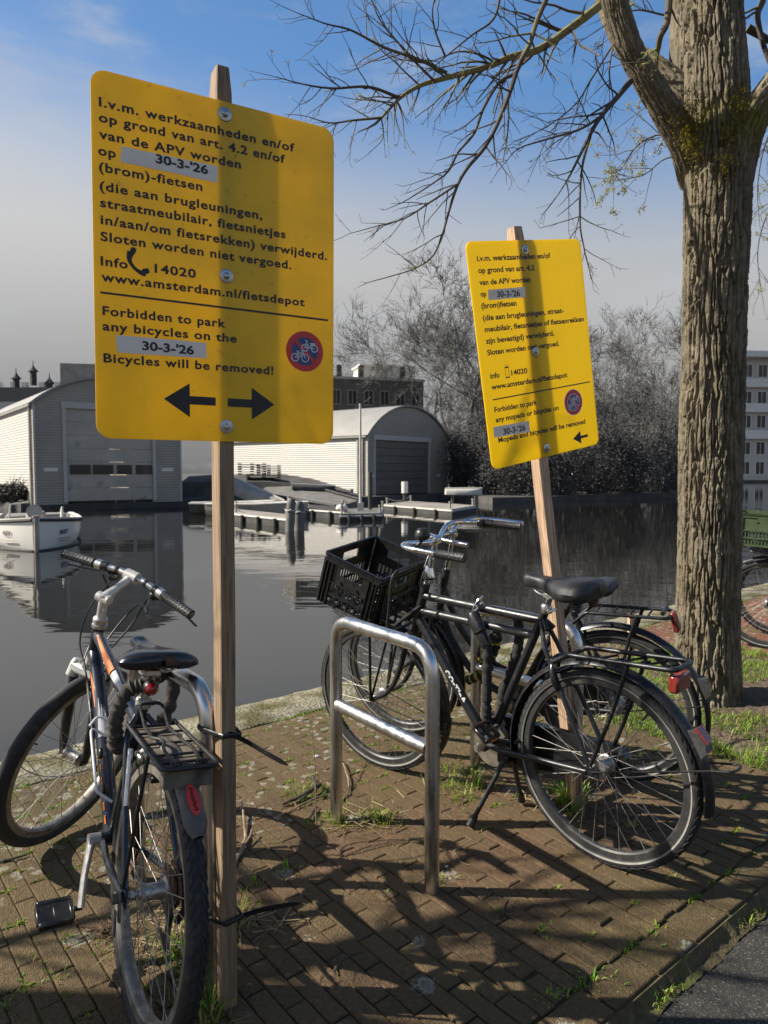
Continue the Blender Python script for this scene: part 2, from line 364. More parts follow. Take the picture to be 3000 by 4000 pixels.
def rect(t0, t1, s0, s1, z): return [qp(t0, s0, z), qp(t1, s0, z), qp(t1, s1, z), qp(t0, s1, z)]
b = MB(); b.add(rect(-40, 90, -60, -2.735, -.05), [(0, 1, 2, 3)]); struct('road', b, M['asphalt'], smooth=False, fix=False)
b = MB()                                                # bedding between the bricks, and dirt along the road edge
n_ = 900
vs = []; fs = []
for i in range(n_ + 1):
    t = -4 + 14 * i / n_
    for k, (s, z) in enumerate(((-2.772, -.047), (-2.748, -.040), (-2.728, -.010), (-.34, -.0035))):
        vs.append(qp(t, s + ((.022 * noise.noise(V((t * 5, k, 0))) + .010 * noise.noise(V((t * 23, k, 5)))) if k < 2 else 0), z + random.uniform(-.004, .004) * (k < 2)))
for i in range(n_):
    for k in range(3): fs.append((i * 4 + k, i * 4 + 4 + k, i * 4 + 5 + k, i * 4 + 1 + k))
b.add(vs, fs); struct('joint_soil', b, M['soil'])
b = MB()
for (t0, t1) in ((-40, -3.9), (9.9, 90)):
    b.add(rect(t0, t1, -2.735, -.34, -.004), [(0, 1, 2, 3)], 0, (.19, .115, .08))
struct('far_pavement', b, M['brick'], smooth=False, fix=False)

rb = random.Random(3)
b = MB()
def brick(t, s, lt, ls, tone, mi):
    h = rb.uniform(-.0014, .0014); tx = rb.uniform(-.009, .009); ty = rb.uniform(-.010, .010); g = .0032; rz = rb.uniform(-.010, .010)
    def P(a, c, z):
        a2, c2 = a * cos(rz) - c * sin(rz), a * sin(rz) + c * cos(rz)
        return qp(t + a2, s + c2, z + h + a * tx + c * ty)
    x, y = lt / 2, ls / 2
    vs = [P(a * x, c * y, -.03) for a, c in ((-1, -1), (1, -1), (1, 1), (-1, 1))] + [P(a * x, c * y, -g * .8) for a, c in ((-1, -1), (1, -1), (1, 1), (-1, 1))] + \
         [P(a * (x - g), c * (y - g), 0) for a, c in ((-1, -1), (1, -1), (1, 1), (-1, 1))]
    fs = []
    for k in range(4):
        j = (k + 1) % 4; fs += [(k, j, j + 4, k + 4), (k + 4, j + 4, j + 8, k + 8)]
    fs.append((8, 9, 10, 11)); b.add(vs, fs, mi, tone)
def tone(t, s):
    w = max(0, min(1, (noise.noise(V((t * .55, s * .8, 3))) + .35)))
    br = rb.uniform(.85, 1.14)
    A = V((.104, .076, .035)); B_ = V((.122, .075, .041)); c = (A * (1 - w) + B_ * w) * br
    if t > 4.6: c = V((.18, .075, .05)) * br
    return tuple(c)
BW = .0610; BL = .207
row = 0; t = -3.9
while t < 9.9:
    s = -2.612 + (BL / 2 if row % 2 else 0) + rb.uniform(-.012, .012)
    if row % 2:
        brick(t, -2.612 + BL / 4, BW - .006, BL / 2 - .006, tone(t, -2.55), 0)
    while s < -.375:
        e = min(s + BL, -.372); c = (s + e) / 2
        inb = 2.80 < t < 4.72 and -2.45 < c < -1.0
        if e - s > .03 and not inb:
            lich = c > -1.15 - .35 * noise.noise(V((t * .9, 0, 0))) and rb.random() < .8
            brick(t, c, BW - rb.uniform(.002, .006), e - s - rb.uniform(.002, .007), tone(t, c), 1 if lich else 0)
        s = e
    t += BW; row += 1
t = -3.9
while t < 9.9:
    brick(t + .1, -2.67, .200, .098, tuple(V(tone(t, -2.7)) * .85), 0); t += .2075
struct('pavement', b, [M['brick'], M['brick_lichen']], smooth=False)

b = MB(); t = -6.0                                       # coping stones of the quay
while t < 30:
    ln = rb.uniform(.95, 1.35); secs = []
    for (s, z) in ((-.355, -.06), (-.355, -.002), (-.34, .006), (-.02, .004), (0, -.012), (0, -.32), (-.355, -.32)): secs.append((s, z + .002))
    k = 24; rings = []
    for i in range(k + 1):
        a = t + .004 + (ln - .008) * i / k
        rings.append([qp(a, s + (.012 * noise.noise(V((a * 9, s * 9, z))) if s > -.1 else 0), z + .006 * noise.noise(V((a * 7, s * 7, 1)))) for s, z in secs])
    b.sweep(rings); t += ln
struct('coping', b, M['coping'], sharp=50)
b = MB(); b.add([qp(-40, -.03, -.3), qp(90, -.03, -.3), qp(90, -.03, -3), qp(-40, -.03, -3)], [(0, 1, 2, 3)]); struct('quay_wall', b, M['quay_wall'], fix=False)

# planting bed round the tree
b = MB(); vs = []; n_ = 40
for i in range(n_ + 1):
    for j in range(n_ + 1):
        t = 2.74 + 2.06 * i / n_; s = -2.46 + 1.52 * j / n_
        ed = min(i, j, n_ - i, n_ - j) / 6
        vs.append(qp(t, s, -.012 + min(1, ed) * (.03 + .03 * noise.noise(V((t * 3, s * 3, 0))) + .012 * noise.noise(V((t * 14, s * 14, 0))))))
b.add(vs, [(i * (n_ + 1) + j, (i + 1) * (n_ + 1) + j, (i + 1) * (n_ + 1) + j + 1, i * (n_ + 1) + j + 1) for i in range(n_) for j in range(n_)])
struct('planting_bed', b, M['bed_soil'])

# water
m = bpy.data.materials.new('canal_water'); m.use_nodes = True; t_ = m.node_tree; p = t_.nodes['Principled BSDF']
p.inputs['Base Color'].default_value = (.011, .011, .010, 1); p.inputs['Roughness'].default_value = .02; p.inputs['IOR'].default_value = 1.5
tc_ = t_.nodes.new('ShaderNodeTexCoord'); mp_ = t_.nodes.new('ShaderNodeMapping'); mp_.inputs['Scale'].default_value = (.5, 1.3, 1); t_.links.new(tc_.outputs['Object'], mp_.inputs[0])
n1 = t_.nodes.new('ShaderNodeTexNoise'); n1.inputs['Scale'].default_value = 1.1; n1.inputs['Detail'].default_value = 3; t_.links.new(mp_.outputs[0], n1.inputs[0])
bp = t_.nodes.new('ShaderNodeBump'); bp.inputs['Distance'].default_value = .006; bp.inputs['Strength'].default_value = 1; t_.links.new(n1.outputs[0], bp.inputs['Height']); t_.links.new(bp.outputs[0], p.inputs['Normal'])
M['water'] = m
b = MB(); b.add([(-300, -5, WATER), (300, -5, WATER), (300, 500, WATER), (-300, 500, WATER)], [(0, 1, 2, 3)]); struct('water', b, M['water'], smooth=False, fix=False)

# ------------------------------------------------------------------ grass
def blade_mat(name, col, var):
    m = mat(name, col, .6, attr=True); t = m.node_tree; p = t.nodes['Principled BSDF']
    tr = t.nodes.new('ShaderNodeBsdfTranslucent'); mx = t.nodes.new('ShaderNodeMixShader'); mx.inputs[0].default_value = .4
    src = p.inputs['Base Color'].links[0].from_socket; t.links.new(src, tr.inputs[0]); t.links.new(p.outputs[0], mx.inputs[1]); t.links.new(tr.outputs[0], mx.inputs[2]); t.links.new(mx.outputs[0], t.nodes['Material Output'].inputs[0])
    return m
M['grass'] = blade_mat('grass_blade', (1, 1, 1), .3)
def blade(b, p, h, w, lean, az, col, bend=.5):
    d = V((cos(az), sin(az), 0)); sd = V((-sin(az), cos(az), 0)) * w / 2
    p = V(p); q = p + V((0, 0, h * .55)) + d * lean * h * .4; e = p + V((0, 0, h * (1 - .35 * min(1, lean)))) + d * lean * h * (1 + bend * .2)
    b.add([p - sd, p + sd, q + sd * .8, q - sd * .8, e], [(0, 1, 2, 3), (3, 2, 4)], 0, col)
rg = random.Random(11)
def gcol(dry=.05):
    if rg.random() < dry: c = V((.42, .33, .16)) * rg.uniform(.6, 1.1)
    else: c = V((.17, .30, .025)) * rg.uniform(.6, 1.5); c.x *= rg.uniform(.7, 1.5)
    return tuple(c)
b = MB()
# moss and seedlings along the joints
row = 0; t = -3.4
while t < 7:
    for j in range(11):
        s = -2.612 + (BL / 2 if row % 2 else 0) + j * BL
        if s > -.4: continue
        den = .52 + .9 * noise.noise(V((t * .8, s * .9, 9))) + (.35 if s > -1.2 else 0) - (.45 if s < -1.9 else 0)
        if rg.random() < den * .95:                       # a tuft along the short joint
            for k in range(rg.randint(16, 46)):
                a = rg.uniform(-.5, .5)
                blade(b, qp(t + a * BW, s + rg.gauss(0, .004), -.008), rg.uniform(.008, .022), rg.uniform(.003, .006), rg.uniform(.2, 1.2), rg.uniform(0, 6.3), gcol(.08))
        if rg.random() < den * .5:                        # along the long joint
            l = rg.uniform(.3, 1)
            for k in range(int(26 * l)):
                a = rg.uniform(0, l)
                blade(b, qp(t + BW / 2 + rg.gauss(0, .0025), s + a * BL, -.009), rg.uniform(.005, .013), rg.uniform(.003, .005), rg.uniform(.2, 1.2), rg.uniform(0, 6.3), gcol(.35))
    t += BW; row += 1
# moss on the joint behind the coping and on the coping
for k in range(5200):
    t = rg.uniform(-2.5, 8); s = -.362 + rg.gauss(0, .008)
    if noise.noise(V((t * 3.1, 0, 4))) > -.02: blade(b, qp(t, s, -.006), rg.uniform(.008, .02), .005, rg.uniform(.2, 1), rg.uniform(0, 6.3), gcol(.1))
for k in range(9000):
    t = rg.uniform(-.6, 6); s = rg.uniform(-.2, -.01)
    if noise.noise(V((t * 2.2, s * 5, 7))) > .2:
        c = V((.17, .15, .03)) * rg.uniform(.6, 1.2); blade(b, qp(t, s, .004), rg.uniform(.004, .011), .006, rg.uniform(.2, 1), rg.uniform(0, 6.3), tuple(c))
# dirt line along the road
for k in range(2600):
    t = rg.uniform(-.5, 5); s = -2.745 + rg.gauss(0, .014)
    if noise.noise(V((t * 4.1, 0, 14))) > .05: blade(b, qp(t, s, -.04), rg.uniform(.006, .022), .004, rg.uniform(.2, 1.1), rg.uniform(0, 6.3), gcol(.2))
def tuft(x, y, n, h, r=.03, dry=.1, lean=1.0):
    if y < 2.35 and x > -.4: h *= .6; n = int(n * .7)
    if y < 2.2 and x < -.5: h *= .55; n = int(n * .6)
    for k in range(n):
        a = rg.uniform(0, 6.3); q = abs(rg.gauss(0, r))
        blade(b, (x + q * cos(a), y + q * sin(a), -.006), h * rg.uniform(.3, .95), rg.uniform(.003, .006), rg.uniform(.15, lean), a + rg.gauss(0, .6), gcol(dry))
for px, py, n, h, r in ((1180, 3120, 130, .05, .07), (1250, 3080, 60, .05, .05), (1290, 3205, 60, .06, .05), (1330, 3215, 40, .06, .05), (1420, 3200, 50, .05, .06), (1480, 3195, 60, .06, .05),
                        (1500, 3220, 40, .06, .05), (1700, 3440, 60, .07, .03), (1000, 3450, 30, .04, .02), (1130, 3395, 25, .04, .03), (1490, 3490, 30, .035, .02), (1850, 3065, 90, .12, .04),
                        (1800, 3110, 60, .07, .06), (1740, 3010, 70, .05, .09), (1760, 3080, 70, .06, .06), (2210, 3120, 130, .11, .05), (2240, 3170, 60, .1, .04), (2470, 3240, 22, .05, .02),
                        (2165, 3900, 40, .05, .03), (2320, 3830, 60, .05, .05), (2560, 3680, 50, .04, .05), (1945, 3550, 30, .03, .02), (2140, 3670, 25, .03, .02), (120, 3760, 30, .04, .03), (210, 3820, 40, .05, .04),
                        (270, 3660, 50, .04, .03), (270, 3890, 30, .04, .02), (20, 3930, 40, .04, .03), (385, 3635, 50, .035, .05), (405, 3715, 30, .04, .03), (100, 3850, 30, .04, .03), (710, 3700, 130, .14, .06), (735, 3850, 120, .13, .05), (820, 3950, 50, .09, .05), (940, 3560, 40, .06, .04), (910, 3640, 40, .05, .04), (205, 3030, 90, .03, .1), (330, 3060, 40, .025, .05),
                        (790, 4010, 40, .08, .04), (640, 3690, 50, .1, .06)):
    g = gat(px, py); tuft(g.x, g.y, n, h, r, .18)
tag(obj('joint_grass', b, M['grass'], smooth=False, fix=False), 'green grass and moss tufts growing in the joints of the brick pavement', 'grass', kind='stuff')
b = MB()
for k in range(16000):
    t = rg.uniform(2.66, 4.85); s = rg.uniform(-2.52, -.9)
    w = noise.noise(V((t * 1.7, s * 1.7, 21))) + .55 * noise.noise(V((t * 5, s * 5, 2)))
    edge = max(0, .5 - min(t - 2.66, abs(s + .95), abs(4.85 - t)) * 2.2) + (.55 if s > -1.75 else 0)
    if w + edge > .12 + rg.uniform(-.1, .1):
        g = qp(t, s, .0); blade(b, g, rg.uniform(.025, .075), rg.uniform(.003, .006), rg.uniform(.2, 1.2), rg.uniform(0, 6.3), gcol(.06))
for k in range(900):
    t = rg.uniform(2.8, 4.6); s = rg.uniform(-2.4, -1.3)
    g = qp(t, s, .012); blade(b, g, rg.uniform(.015, .05), rg.uniform(.004, .01), 2.4, rg.uniform(0, 6.3), tuple(V((.2, .14, .09)) * rg.uniform(.4, 1.3)))
tag(obj('bed_grass', b, M['grass'], smooth=False, fix=False), 'bright green grass patch in the soil bed round the tree foot', 'grass', kind='stuff')
# fallen straw
b = MB()
for (px, py, n, r) in ((690, 3640, 110, .11), (720, 3560, 50, .08), (1780, 3060, 60, .12), (2140, 3130, 120, .13), (1420, 3220, 40, .12), (420, 3640, 160, .05), (1000, 3600, 30, .1)):
    g = gat(px, py)
    for k in range(n):
        a = rg.uniform(0, 6.3); q = abs(rg.gauss(0, r)); l = rg.uniform(.02, .12) if px != 420 else rg.uniform(.008, .03); th = rg.uniform(0, 6.3)
        c = V((g.x + q * cos(a), g.y + q * sin(a) * .7, rg.uniform(.002, .018)))
        col = tuple(V((.46, .36, .2)) * rg.uniform(.5, 1.1)) if px != 420 else tuple(V((.16, .1, .06)) * rg.uniform(.5, 1.4))
        d = V((cos(th), sin(th), rg.uniform(-.12, .12))) * l; sd = V((-sin(th), cos(th), .4)) * .0016
        b.add([c - d / 2 - sd, c - d / 2 + sd, c + d / 2 + sd, c + d / 2 - sd], [(0, 1, 2, 3)], 0, col)
tag(obj('dry_straw', b, M['grass'], smooth=False, fix=False), 'dry straw and plant litter scattered on the brick pavement', 'straw', kind='stuff')

# ------------------------------------------------------------------ lettering
_cap = {}
def text_mesh(body, bold, space):
    cu = bpy.data.curves.new('t', 'FONT'); cu.body = body; cu.size = 1; cu.offset = bold; cu.space_character = space; cu.resolution_u = 4; cu.extrude = 0
    o = bpy.data.objects.new('t', cu); COL.objects.link(o)
    dg = bpy.context.evaluated_depsgraph_get(); dg.update()
    me = bpy.data.meshes.new_from_object(o.evaluated_get(dg)); bpy.data.objects.remove(o); bpy.data.curves.remove(cu)
    return me
def cap_h(bold):
    if bold not in _cap:
        me = text_mesh('H', bold, 1); zs = [v.co.y for v in me.vertices]; _cap[bold] = (max(zs) - min(zs), min(zs)); bpy.data.meshes.remove(me)
    return _cap[bold]
def lettering(parent, body, u0, v0, width, cap, m, y=-.0032, bold=.012, space=1.0, fn=None, name='lettering'):
    """text from (u0,v0) along +x with the given width and capital height, on a plane facing -y"""
    me = text_mesh(body, bold, space); ch, base = cap_h(bold)
    xs = [v.co.x for v in me.vertices]; x0, x1 = min(xs), max(xs); sx = width / (x1 - x0); sz = cap / ch
    for v in me.vertices:
        p = V((u0 + (v.co.x - x0) * sx, y, v0 + (v.co.y - base) * sz)); v.co = fn(p) if fn else p
    me.materials.clear(); me.materials.append(m); me.name = name; me.update()
    o = bpy.data.objects.new(name, me); COL.objects.link(o); o.parent = parent
    return o
def flat(poly, y, m, name, parent, th=.0006):
    b = MB(); b.prism(poly, y, y - th); return obj(name, b, m, parent, smooth=False)
def disc(cx, cz, r, n=48, a0=0, a1=2 * pi): return [(cx + r * cos(a0 + (a1 - a0) * k / n), cz + r * sin(a0 + (a1 - a0) * k / n)) for k in range(n)]
def line2(b, p, q, w, y, th=.0006):
    a = V(p); c = V(q); d = (c - a).normalized(); nn = V((-d.y, d.x)) * w / 2
    b.prism([tuple(a - nn), tuple(c - nn), tuple(c + nn), tuple(a + nn)], y, y - th)
def ring2(b, cx, cz, r, w, y, th=.0006, n=28):
    for k in range(n):
        a, c = 2 * pi * k / n, 2 * pi * (k + 1) / n
        b.prism([(cx + (r - w / 2) * cos(a), cz + (r - w / 2) * sin(a)), (cx + (r + w / 2) * cos(a), cz + (r + w / 2) * sin(a)), (cx + (r + w / 2) * cos(c), cz + (r + w / 2) * sin(c)), (cx + (r - w / 2) * cos(c), cz + (r - w / 2) * sin(c))], y, y - th)
def pictogram(par, cx, cz, R, rim):
    """round no-parking sign with a bicycle and a moped"""
    y = -.003
    o = flat(disc(cx, cz, R), y, M['sign_red'], 'no_parking_symbol', par)
    ri = R * (.70 if not rim else .66)
    if rim:
        b = MB(); ring2(b, cx, cz, R, R * .05, y - .0002, .0008, 48); ring2(b, cx, cz, ri, R * .05, y - .0010, .0005, 48); obj('white_rim', b, M['sign_white'], o, smooth=False)
    flat(disc(cx, cz, ri), y - .0007, M['sign_blue'], 'blue_field', o)
    b = MB(); k = ri / sqrt(2); w = R * .17
    line2(b, (cx - k, cz + k), (cx + k, cz - k), w, y - .0014); obj('red_bar', b, M['sign_red'], o, smooth=False)
    if rim:
        b = MB(); h = w * .62
        for sg in (-1, 1): line2(b, (cx - k + sg * h * .7, cz + k + sg * h * .7), (cx + k + sg * h * .7, cz - k + sg * h * .7), R * .045, y - .0014)
        obj('white_rim', b, M['sign_white'], o, smooth=False)
    s = R * .30; lw = R * .045; Y = y - .0021
    b = MB(); x, z = cx - R * .27, cz - R * .25                    # bicycle
    for dx in (-.95, .95): ring2(b, x + dx * s * .95, z - s * .3, s * .62, lw, Y)
    pts = [((-.9, -.3), (-.25, -.3)), ((-.25, -.3), (.45, .5)), ((-.4, .45), (.45, .5)), ((-.9, -.3), (-.4, .45)), ((-.25, -.3), (-.45, .75)), ((.9, -.3), (.4, .85)), ((.4, .85), (.1, .85)), ((-.65, .75), (-.2, .75))]
    for p, q in pts: line2(b, (x + p[0] * s, z + p[1] * s), (x + q[0] * s, z + q[1] * s), lw, Y)
    obj('bicycle_symbol', b, M['sign_white'], o, smooth=False)
    b = MB(); x, z = cx + R * .24, cz + R * .27                    # moped
    for dx in (-.95, .95): ring2(b, x + dx * s * .9, z - s * .35, s * .55, lw * 1.1, Y)
    pts = [((-.85, -.3), (.2, -.3)), ((.2, -.3), (.9, -.35)), ((-.9, -.35), (-.45, .85)), ((-.45, .85), (-.8, .9)), ((-.5, -.2), (-.2, .45)), ((.15, .4), (.95, .42)), ((.3, -.3), (.35, .4)), ((-.2, -.1), (.4, .2))]
    for i, (p, q) in enumerate(pts): line2(b, (x + p[0] * s, z + p[1] * s), (x + q[0] * s, z + q[1] * s), lw * (2.2 if i in (5,) else 1.1), Y)
    obj('moped_symbol', b, M['sign_white'], o, smooth=False)
def rrect(w, h, r, n=8):
    out = []
    for (cx, cz, a) in ((w / 2 - r, h / 2 - r, 0), (-w / 2 + r, h / 2 - r, pi / 2), (-w / 2 + r, -h / 2 + r, pi), (w / 2 - r, -h / 2 + r, 1.5 * pi)):
        for k in range(n + 1): out.append((cx + r * cos(a + pi / 2 * k / n), cz + r * sin(a + pi / 2 * k / n)))
    return out
def arrow(tip, hx, hz0, hz1, sx, sz0, sz1, r=0): return [(tip[0], tip[1]), (hx, hz0), (hx, sz0), (sx, sz0), (sx, sz1), (hx, sz1), (hx, hz1)]

def sign(k, center, right, up, label, board_mat, post_mat, lines, corner, post_u, post_top, post_bot, post_w, post_d, bolts, stickers, dates, picto, bar, arrows, cap, bold, space, phone, date_bold):
    right = V(right).normalized(); up = V(up); up = (up - right * up.dot(right)).normalized(); away = up.cross(right)
    mat4 = Matrix.Translation(V(center)) @ Matrix((right, away, up)).transposed().to_4x4()
    t = thing('notice_sign', label, 'sign', mat=mat4)
    b = MB(); z0, z1 = post_bot, post_top; w = post_w; secs = []; rp = random.Random(5)
    for i in range(40):
        z = z0 + (z1 - z0) * i / 39; c = .0018 * noise.noise(V((z * 3, k, 0))); d = .0015 * noise.noise(V((z * 3, k, 7))); e = w / 2; r_ = .0025
        tp = 0 if i < 39 else .004
        secs.append([V((post_u + c + x, .0026 + post_d / 2 + d + y * post_d / w, z)) for x, y in ((-e + r_ + tp, -e + tp), (e - r_ - tp, -e + tp), (e - tp, -e + r_ + tp), (e - tp, e - r_ - tp), (e - r_ - tp, e - tp), (-e + r_ + tp, e - tp), (-e + tp, e - r_ - tp), (-e + tp, -e + r_ + tp))])
    b.sweep(secs); obj('post', b, post_mat, t, sharp=20)
    b = MB(); W_, H_ = .6 * k, .83 * k; poly = rrect(W_, H_, corner * k)
    b.prism(poly, .0022, -.0022); board = obj('sign_board', b, board_mat, t, smooth=False)
    for (s_, u, v, w_) in lines: lettering(board, s_, u * k, v * k, w_ * k, cap * k, M['ink'], bold=bold, space=space)
    flat([(p[0] * k, p[1] * k) for p in bar], -.0024, M['ink'], 'ruled_line', board)
    for a in arrows: flat([(p[0] * k, p[1] * k) for p in a], -.0024, M['ink'], 'arrow', board)
    pictogram(t, picto[0] * k, picto[1] * k, picto[2] * k, picto[3])
    phone(board, k)
    for i, (q, d) in enumerate(zip(stickers, dates)):
        b = MB(); rs = random.Random(i + 3); n = 10; poly = []
        A, B_, C, D = [V((p[0] * k, p[1] * k)) for p in q]
        for (p0, p1) in ((A, B_), (B_, C), (C, D), (D, A)):
            for j in range(n): f = j / n; poly.append(tuple(p0 + (p1 - p0) * f + V((rs.uniform(-.0006, .0006), rs.uniform(-.0006, .0006)))))
        b.prism(poly, -.0030, -.0038); st = obj('date_sticker', b, M['paper'], t, smooth=False)
        o = lettering(st, "30-3-'26", 0, 0, d[2] * k, d[3] * k, M['ink'], y=-.0044, bold=date_bold)
        an = d[4]; R = Matrix.Rotation(-an, 4, 'Y'); o.matrix_local = Matrix.Translation((d[0] * k, 0, d[1] * k)) @ R
    for (u, v, dark) in bolts:
        b = MB(); b.lathe([(.0001, -.0022), (.0165, -.0022), (.0165, -.0045), (.0150, -.0052), (.0001, -.0052)], (u * k, 0, v * k), 'y', 28)
        b.lathe([(.0001, -.005), (.0085, -.005), (.0085, -.0085), (.0068, -.0108), (.003, -.0122), (.0001, -.0125)], (u * k, 0, v * k), 'y', 6)
        obj('bolt', b, M['alu_dull'] if dark else M['zinc'], t)
    return t
def phone1(board, k):
    pts = smoothpts([(-.2185, .020), (-.222, .002), (-.212, -.015), (-.196, -.025), (-.186, -.024)], 6); b = MB()
    for i in range(len(pts) - 1): pass
    b.tube([V((p[0] * k, -.0027, p[1] * k)) for p in [(q.x, q.y) for q in [V((a[0], a[1])) for a in pts]]], [(.0085 - .0045 * sin(pi * i / (len(pts) - 1))) * k for i in range(len(pts))], 8, flat=.05, up=(0, 1, 0))
    for (c, a) in (((-.2135, .023), 1.2), ((-.1855, -.020), .25)):
        d = V((cos(a), sin(a))); n_ = V((-d.y, d.x)); C = V(c)
        b.prism([tuple((C + d * x + n_ * y) * k) for x, y in rrect(.017, .0125, .005, 4)], -.0024, -.0032)
    obj('telephone_symbol', b, M['ink'], board, smooth=False)
def phone2(board, k):
    b = MB(); cx, cz = -.172, -.063
    for (x0, x1, z0, z1) in ((-.0095, -.0082, -.021, .021), (.0082, .0095, -.021, .021), (-.0095, .0095, .0155, .0215), (-.0095, .0095, -.0215, -.0165)):
        b.prism([((cx + x) * k, (cz + z) * k) for x, z in ((x0, z0), (x1, z0), (x1, z1), (x0, z1))], -.0024, -.0031)
    for i in range(2): line2(b, ((cx - .004 + .001 * i) * k, (cz + .026 + .002 * i) * k), ((cx + .004 - .001 * i) * k, (cz + .026 + .002 * i) * k), .0009, -.0024)
    obj('telephone_symbol', b, M['ink'], board, smooth=False)

k1 = .965
c1 = V((0, 0, EYE)) + (V((-.3999, 1.7938, 1.8594)) - V((0, 0, EYE))) * k1
L1 = [("I.v.m. werkzaamheden en/of", -.2831, .3328, .4712), ("op grond van art. 4.2 en/of", -.2838, .2990, .446), ("van de APV worden", -.2842, .2619, .3304), ("op", -.2864, .2255, .038),
      ("(brom)-fietsen", -.2853, .1895, .2351), ("(die aan brugleuningen,", -.2845, .1475, .3858), ("straatmeubilair, fietsnietjes", -.2841, .1105, .4477), ("in/aan/om fietsrekken) verwijderd.", -.2836, .0723, .5641),
      ("Sloten worden niet vergoed.", -.2842, .0347, .4635), ("Info", -.285, -.0207, .0591), ("14020", -.1654, -.0208, .0974), ("www.amsterdam.nl/fietsdepot", -.2842, -.0560, .5008),
      ("Forbidden to park", -.2826, -.1326, .2874), ("any bicycles on the", -.2831, -.1672, .316), ("Bicycles will be removed!", -.2824, -.2400, .4124)]
SIGN1 = sign(k1, c1, (.8778, .479, -.0051), (.006, -.002, 1), "larger worn yellow notice board on the left wooden post, with a double arrow", M['sign1'], M['wood2'], L1, .034, .0076 * k1, .488, -c1.z - .06, .039, .068,
     [(.0062, .3843, 0), (.0074, -.0057, 0), (.0051, -.3778, 1)],
     [[(-.2355, .2552), (-.0124, .2558), (-.0141, .2164), (-.2384, .2195)], [(-.255, -.1748), (-.0447, -.1739), (-.0437, -.2118), (-.2511, -.215)]],
     [(-.160, .2335, .1233, .021, -.02), (-.1963, -.2045, .1217, .021, -.012)], (.217, -.1729, .0525, False),
     [(-.2869, -.0792), (.2838, -.0822), (.2838, -.0872), (-.2869, -.0838)],
     [arrow((-.1472, -.3162), -.0854, -.2754, -.3579, -.0214, -.3064, -.3267), arrow((.1322, -.3164), .0717, -.2766, -.3574, .009, -.3067, -.3272)], .0212, .028, 1.12, phone1, .03)
k2 = .94
c2 = V((0, 0, EYE)) + (V((.5973, 2.7963, 1.8371)) - V((0, 0, EYE))) * k2
L2 = [("i.v.m. werkzaamheden en/of", -.2568, .3446, .3766), ("op grond van art. 4.2", -.2577, .3025, .2855), ("van de APV worden", -.2588, .26, .2592), ("op", -.2598, .2193, .028), ("(brom)fietsen", -.2621, .177, .1764),
      ("(die aan brugleuningen, straat-", -.2615, .1335, .4264), ("meubilair, fietsnietjes of fietsenrekken", -.2596, .0922, .537), ("zijn bevestigd) verwijderd.", -.2605, .0498, .3586), ("Sloten worden niet vergoed.", -.26, .008, .3811),
      ("info", -.2589, -.078, .0464), ("14020", -.1523, -.078, .0841), ("www.amsterdam.nl/fietsdepot", -.2597, -.119, .4088), ("Forbidden to park", -.258, -.204, .2234), ("any mopeds or bicycles on", -.2579, -.2417, .3396),
      ("Mopeds and bicycles will be removed", -.2561, -.3192, .4843)]
SIGN2 = sign(k2, c2, (.8263, .5318, .1854), (-.1442, -.1185, .9824), "cleaner yellow notice board leaning on its tilted wooden post, with a single left arrow", M['sign2'], M['wood'], L2, .028, -.0215, .44, -1.842 - .06, .047, .047,
     [(-.0129, .379, 0), (-.0137, -.0025, 0), (-.0086, -.3813, 0)],
     [[(-.2213, .2424), (-.0334, .2438), (-.0361, .2054), (-.2243, .205)], [(-.2733, -.2559), (-.0886, -.2601), (-.0885, -.3022), (-.2748, -.2963)]],
     [(-.1798, .2130, .1152, .0225, -.02), (-.2272, -.2922, .1157, .0225, -.012)], (.1685, -.2225, .0515, True),
     [(-.2593, -.1535), (.2803, -.1505), (.2803, -.1550), (-.2593, -.1582)],
     [arrow((.1474, -.3695), .1935, -.3433, -.3957, .2358, -.3640, -.3750)], .0205, .030, 1.0, phone2, .022)

# ------------------------------------------------------------------ bicycle stands
def stand(near, far, label, h=.80, r=.0242):
    n, f = V((*near, 0)), V((*far, 0)); d = (f - n).normalized()
    t = thing('bicycle_stand', label, 'bike stand', loc=n, group='steel bicycle stands along the quay')
    b = MB(); b.tube(fillet([V((0, 0, -.05)), V((0, 0, h)), V((f - n)) + V((0, 0, h)), V((f - n)) + V((0, 0, -.05))], .105, 12), r, 24)
    obj('hoop', b, M['steel'], t)
    b = MB(); b.cyl(d * .02 + V((0, 0, .468)), (f - n) - d * .02 + V((0, 0, .468)), r * .98, 24); obj('crossbar', b, M['steel'], t)
    return t
stand((.156, 2.243), (-.186, 2.71), "bare steel hoop stand standing empty in the middle between the two notice signs")
stand((-.452, 1.80), (-.82, 2.30), "steel hoop stand tied to the left post, behind the mountain bike")
stand((.775, 2.80), (.4245, 3.235), "steel hoop stand between the two black bikes, by the tilted post", h=.745)

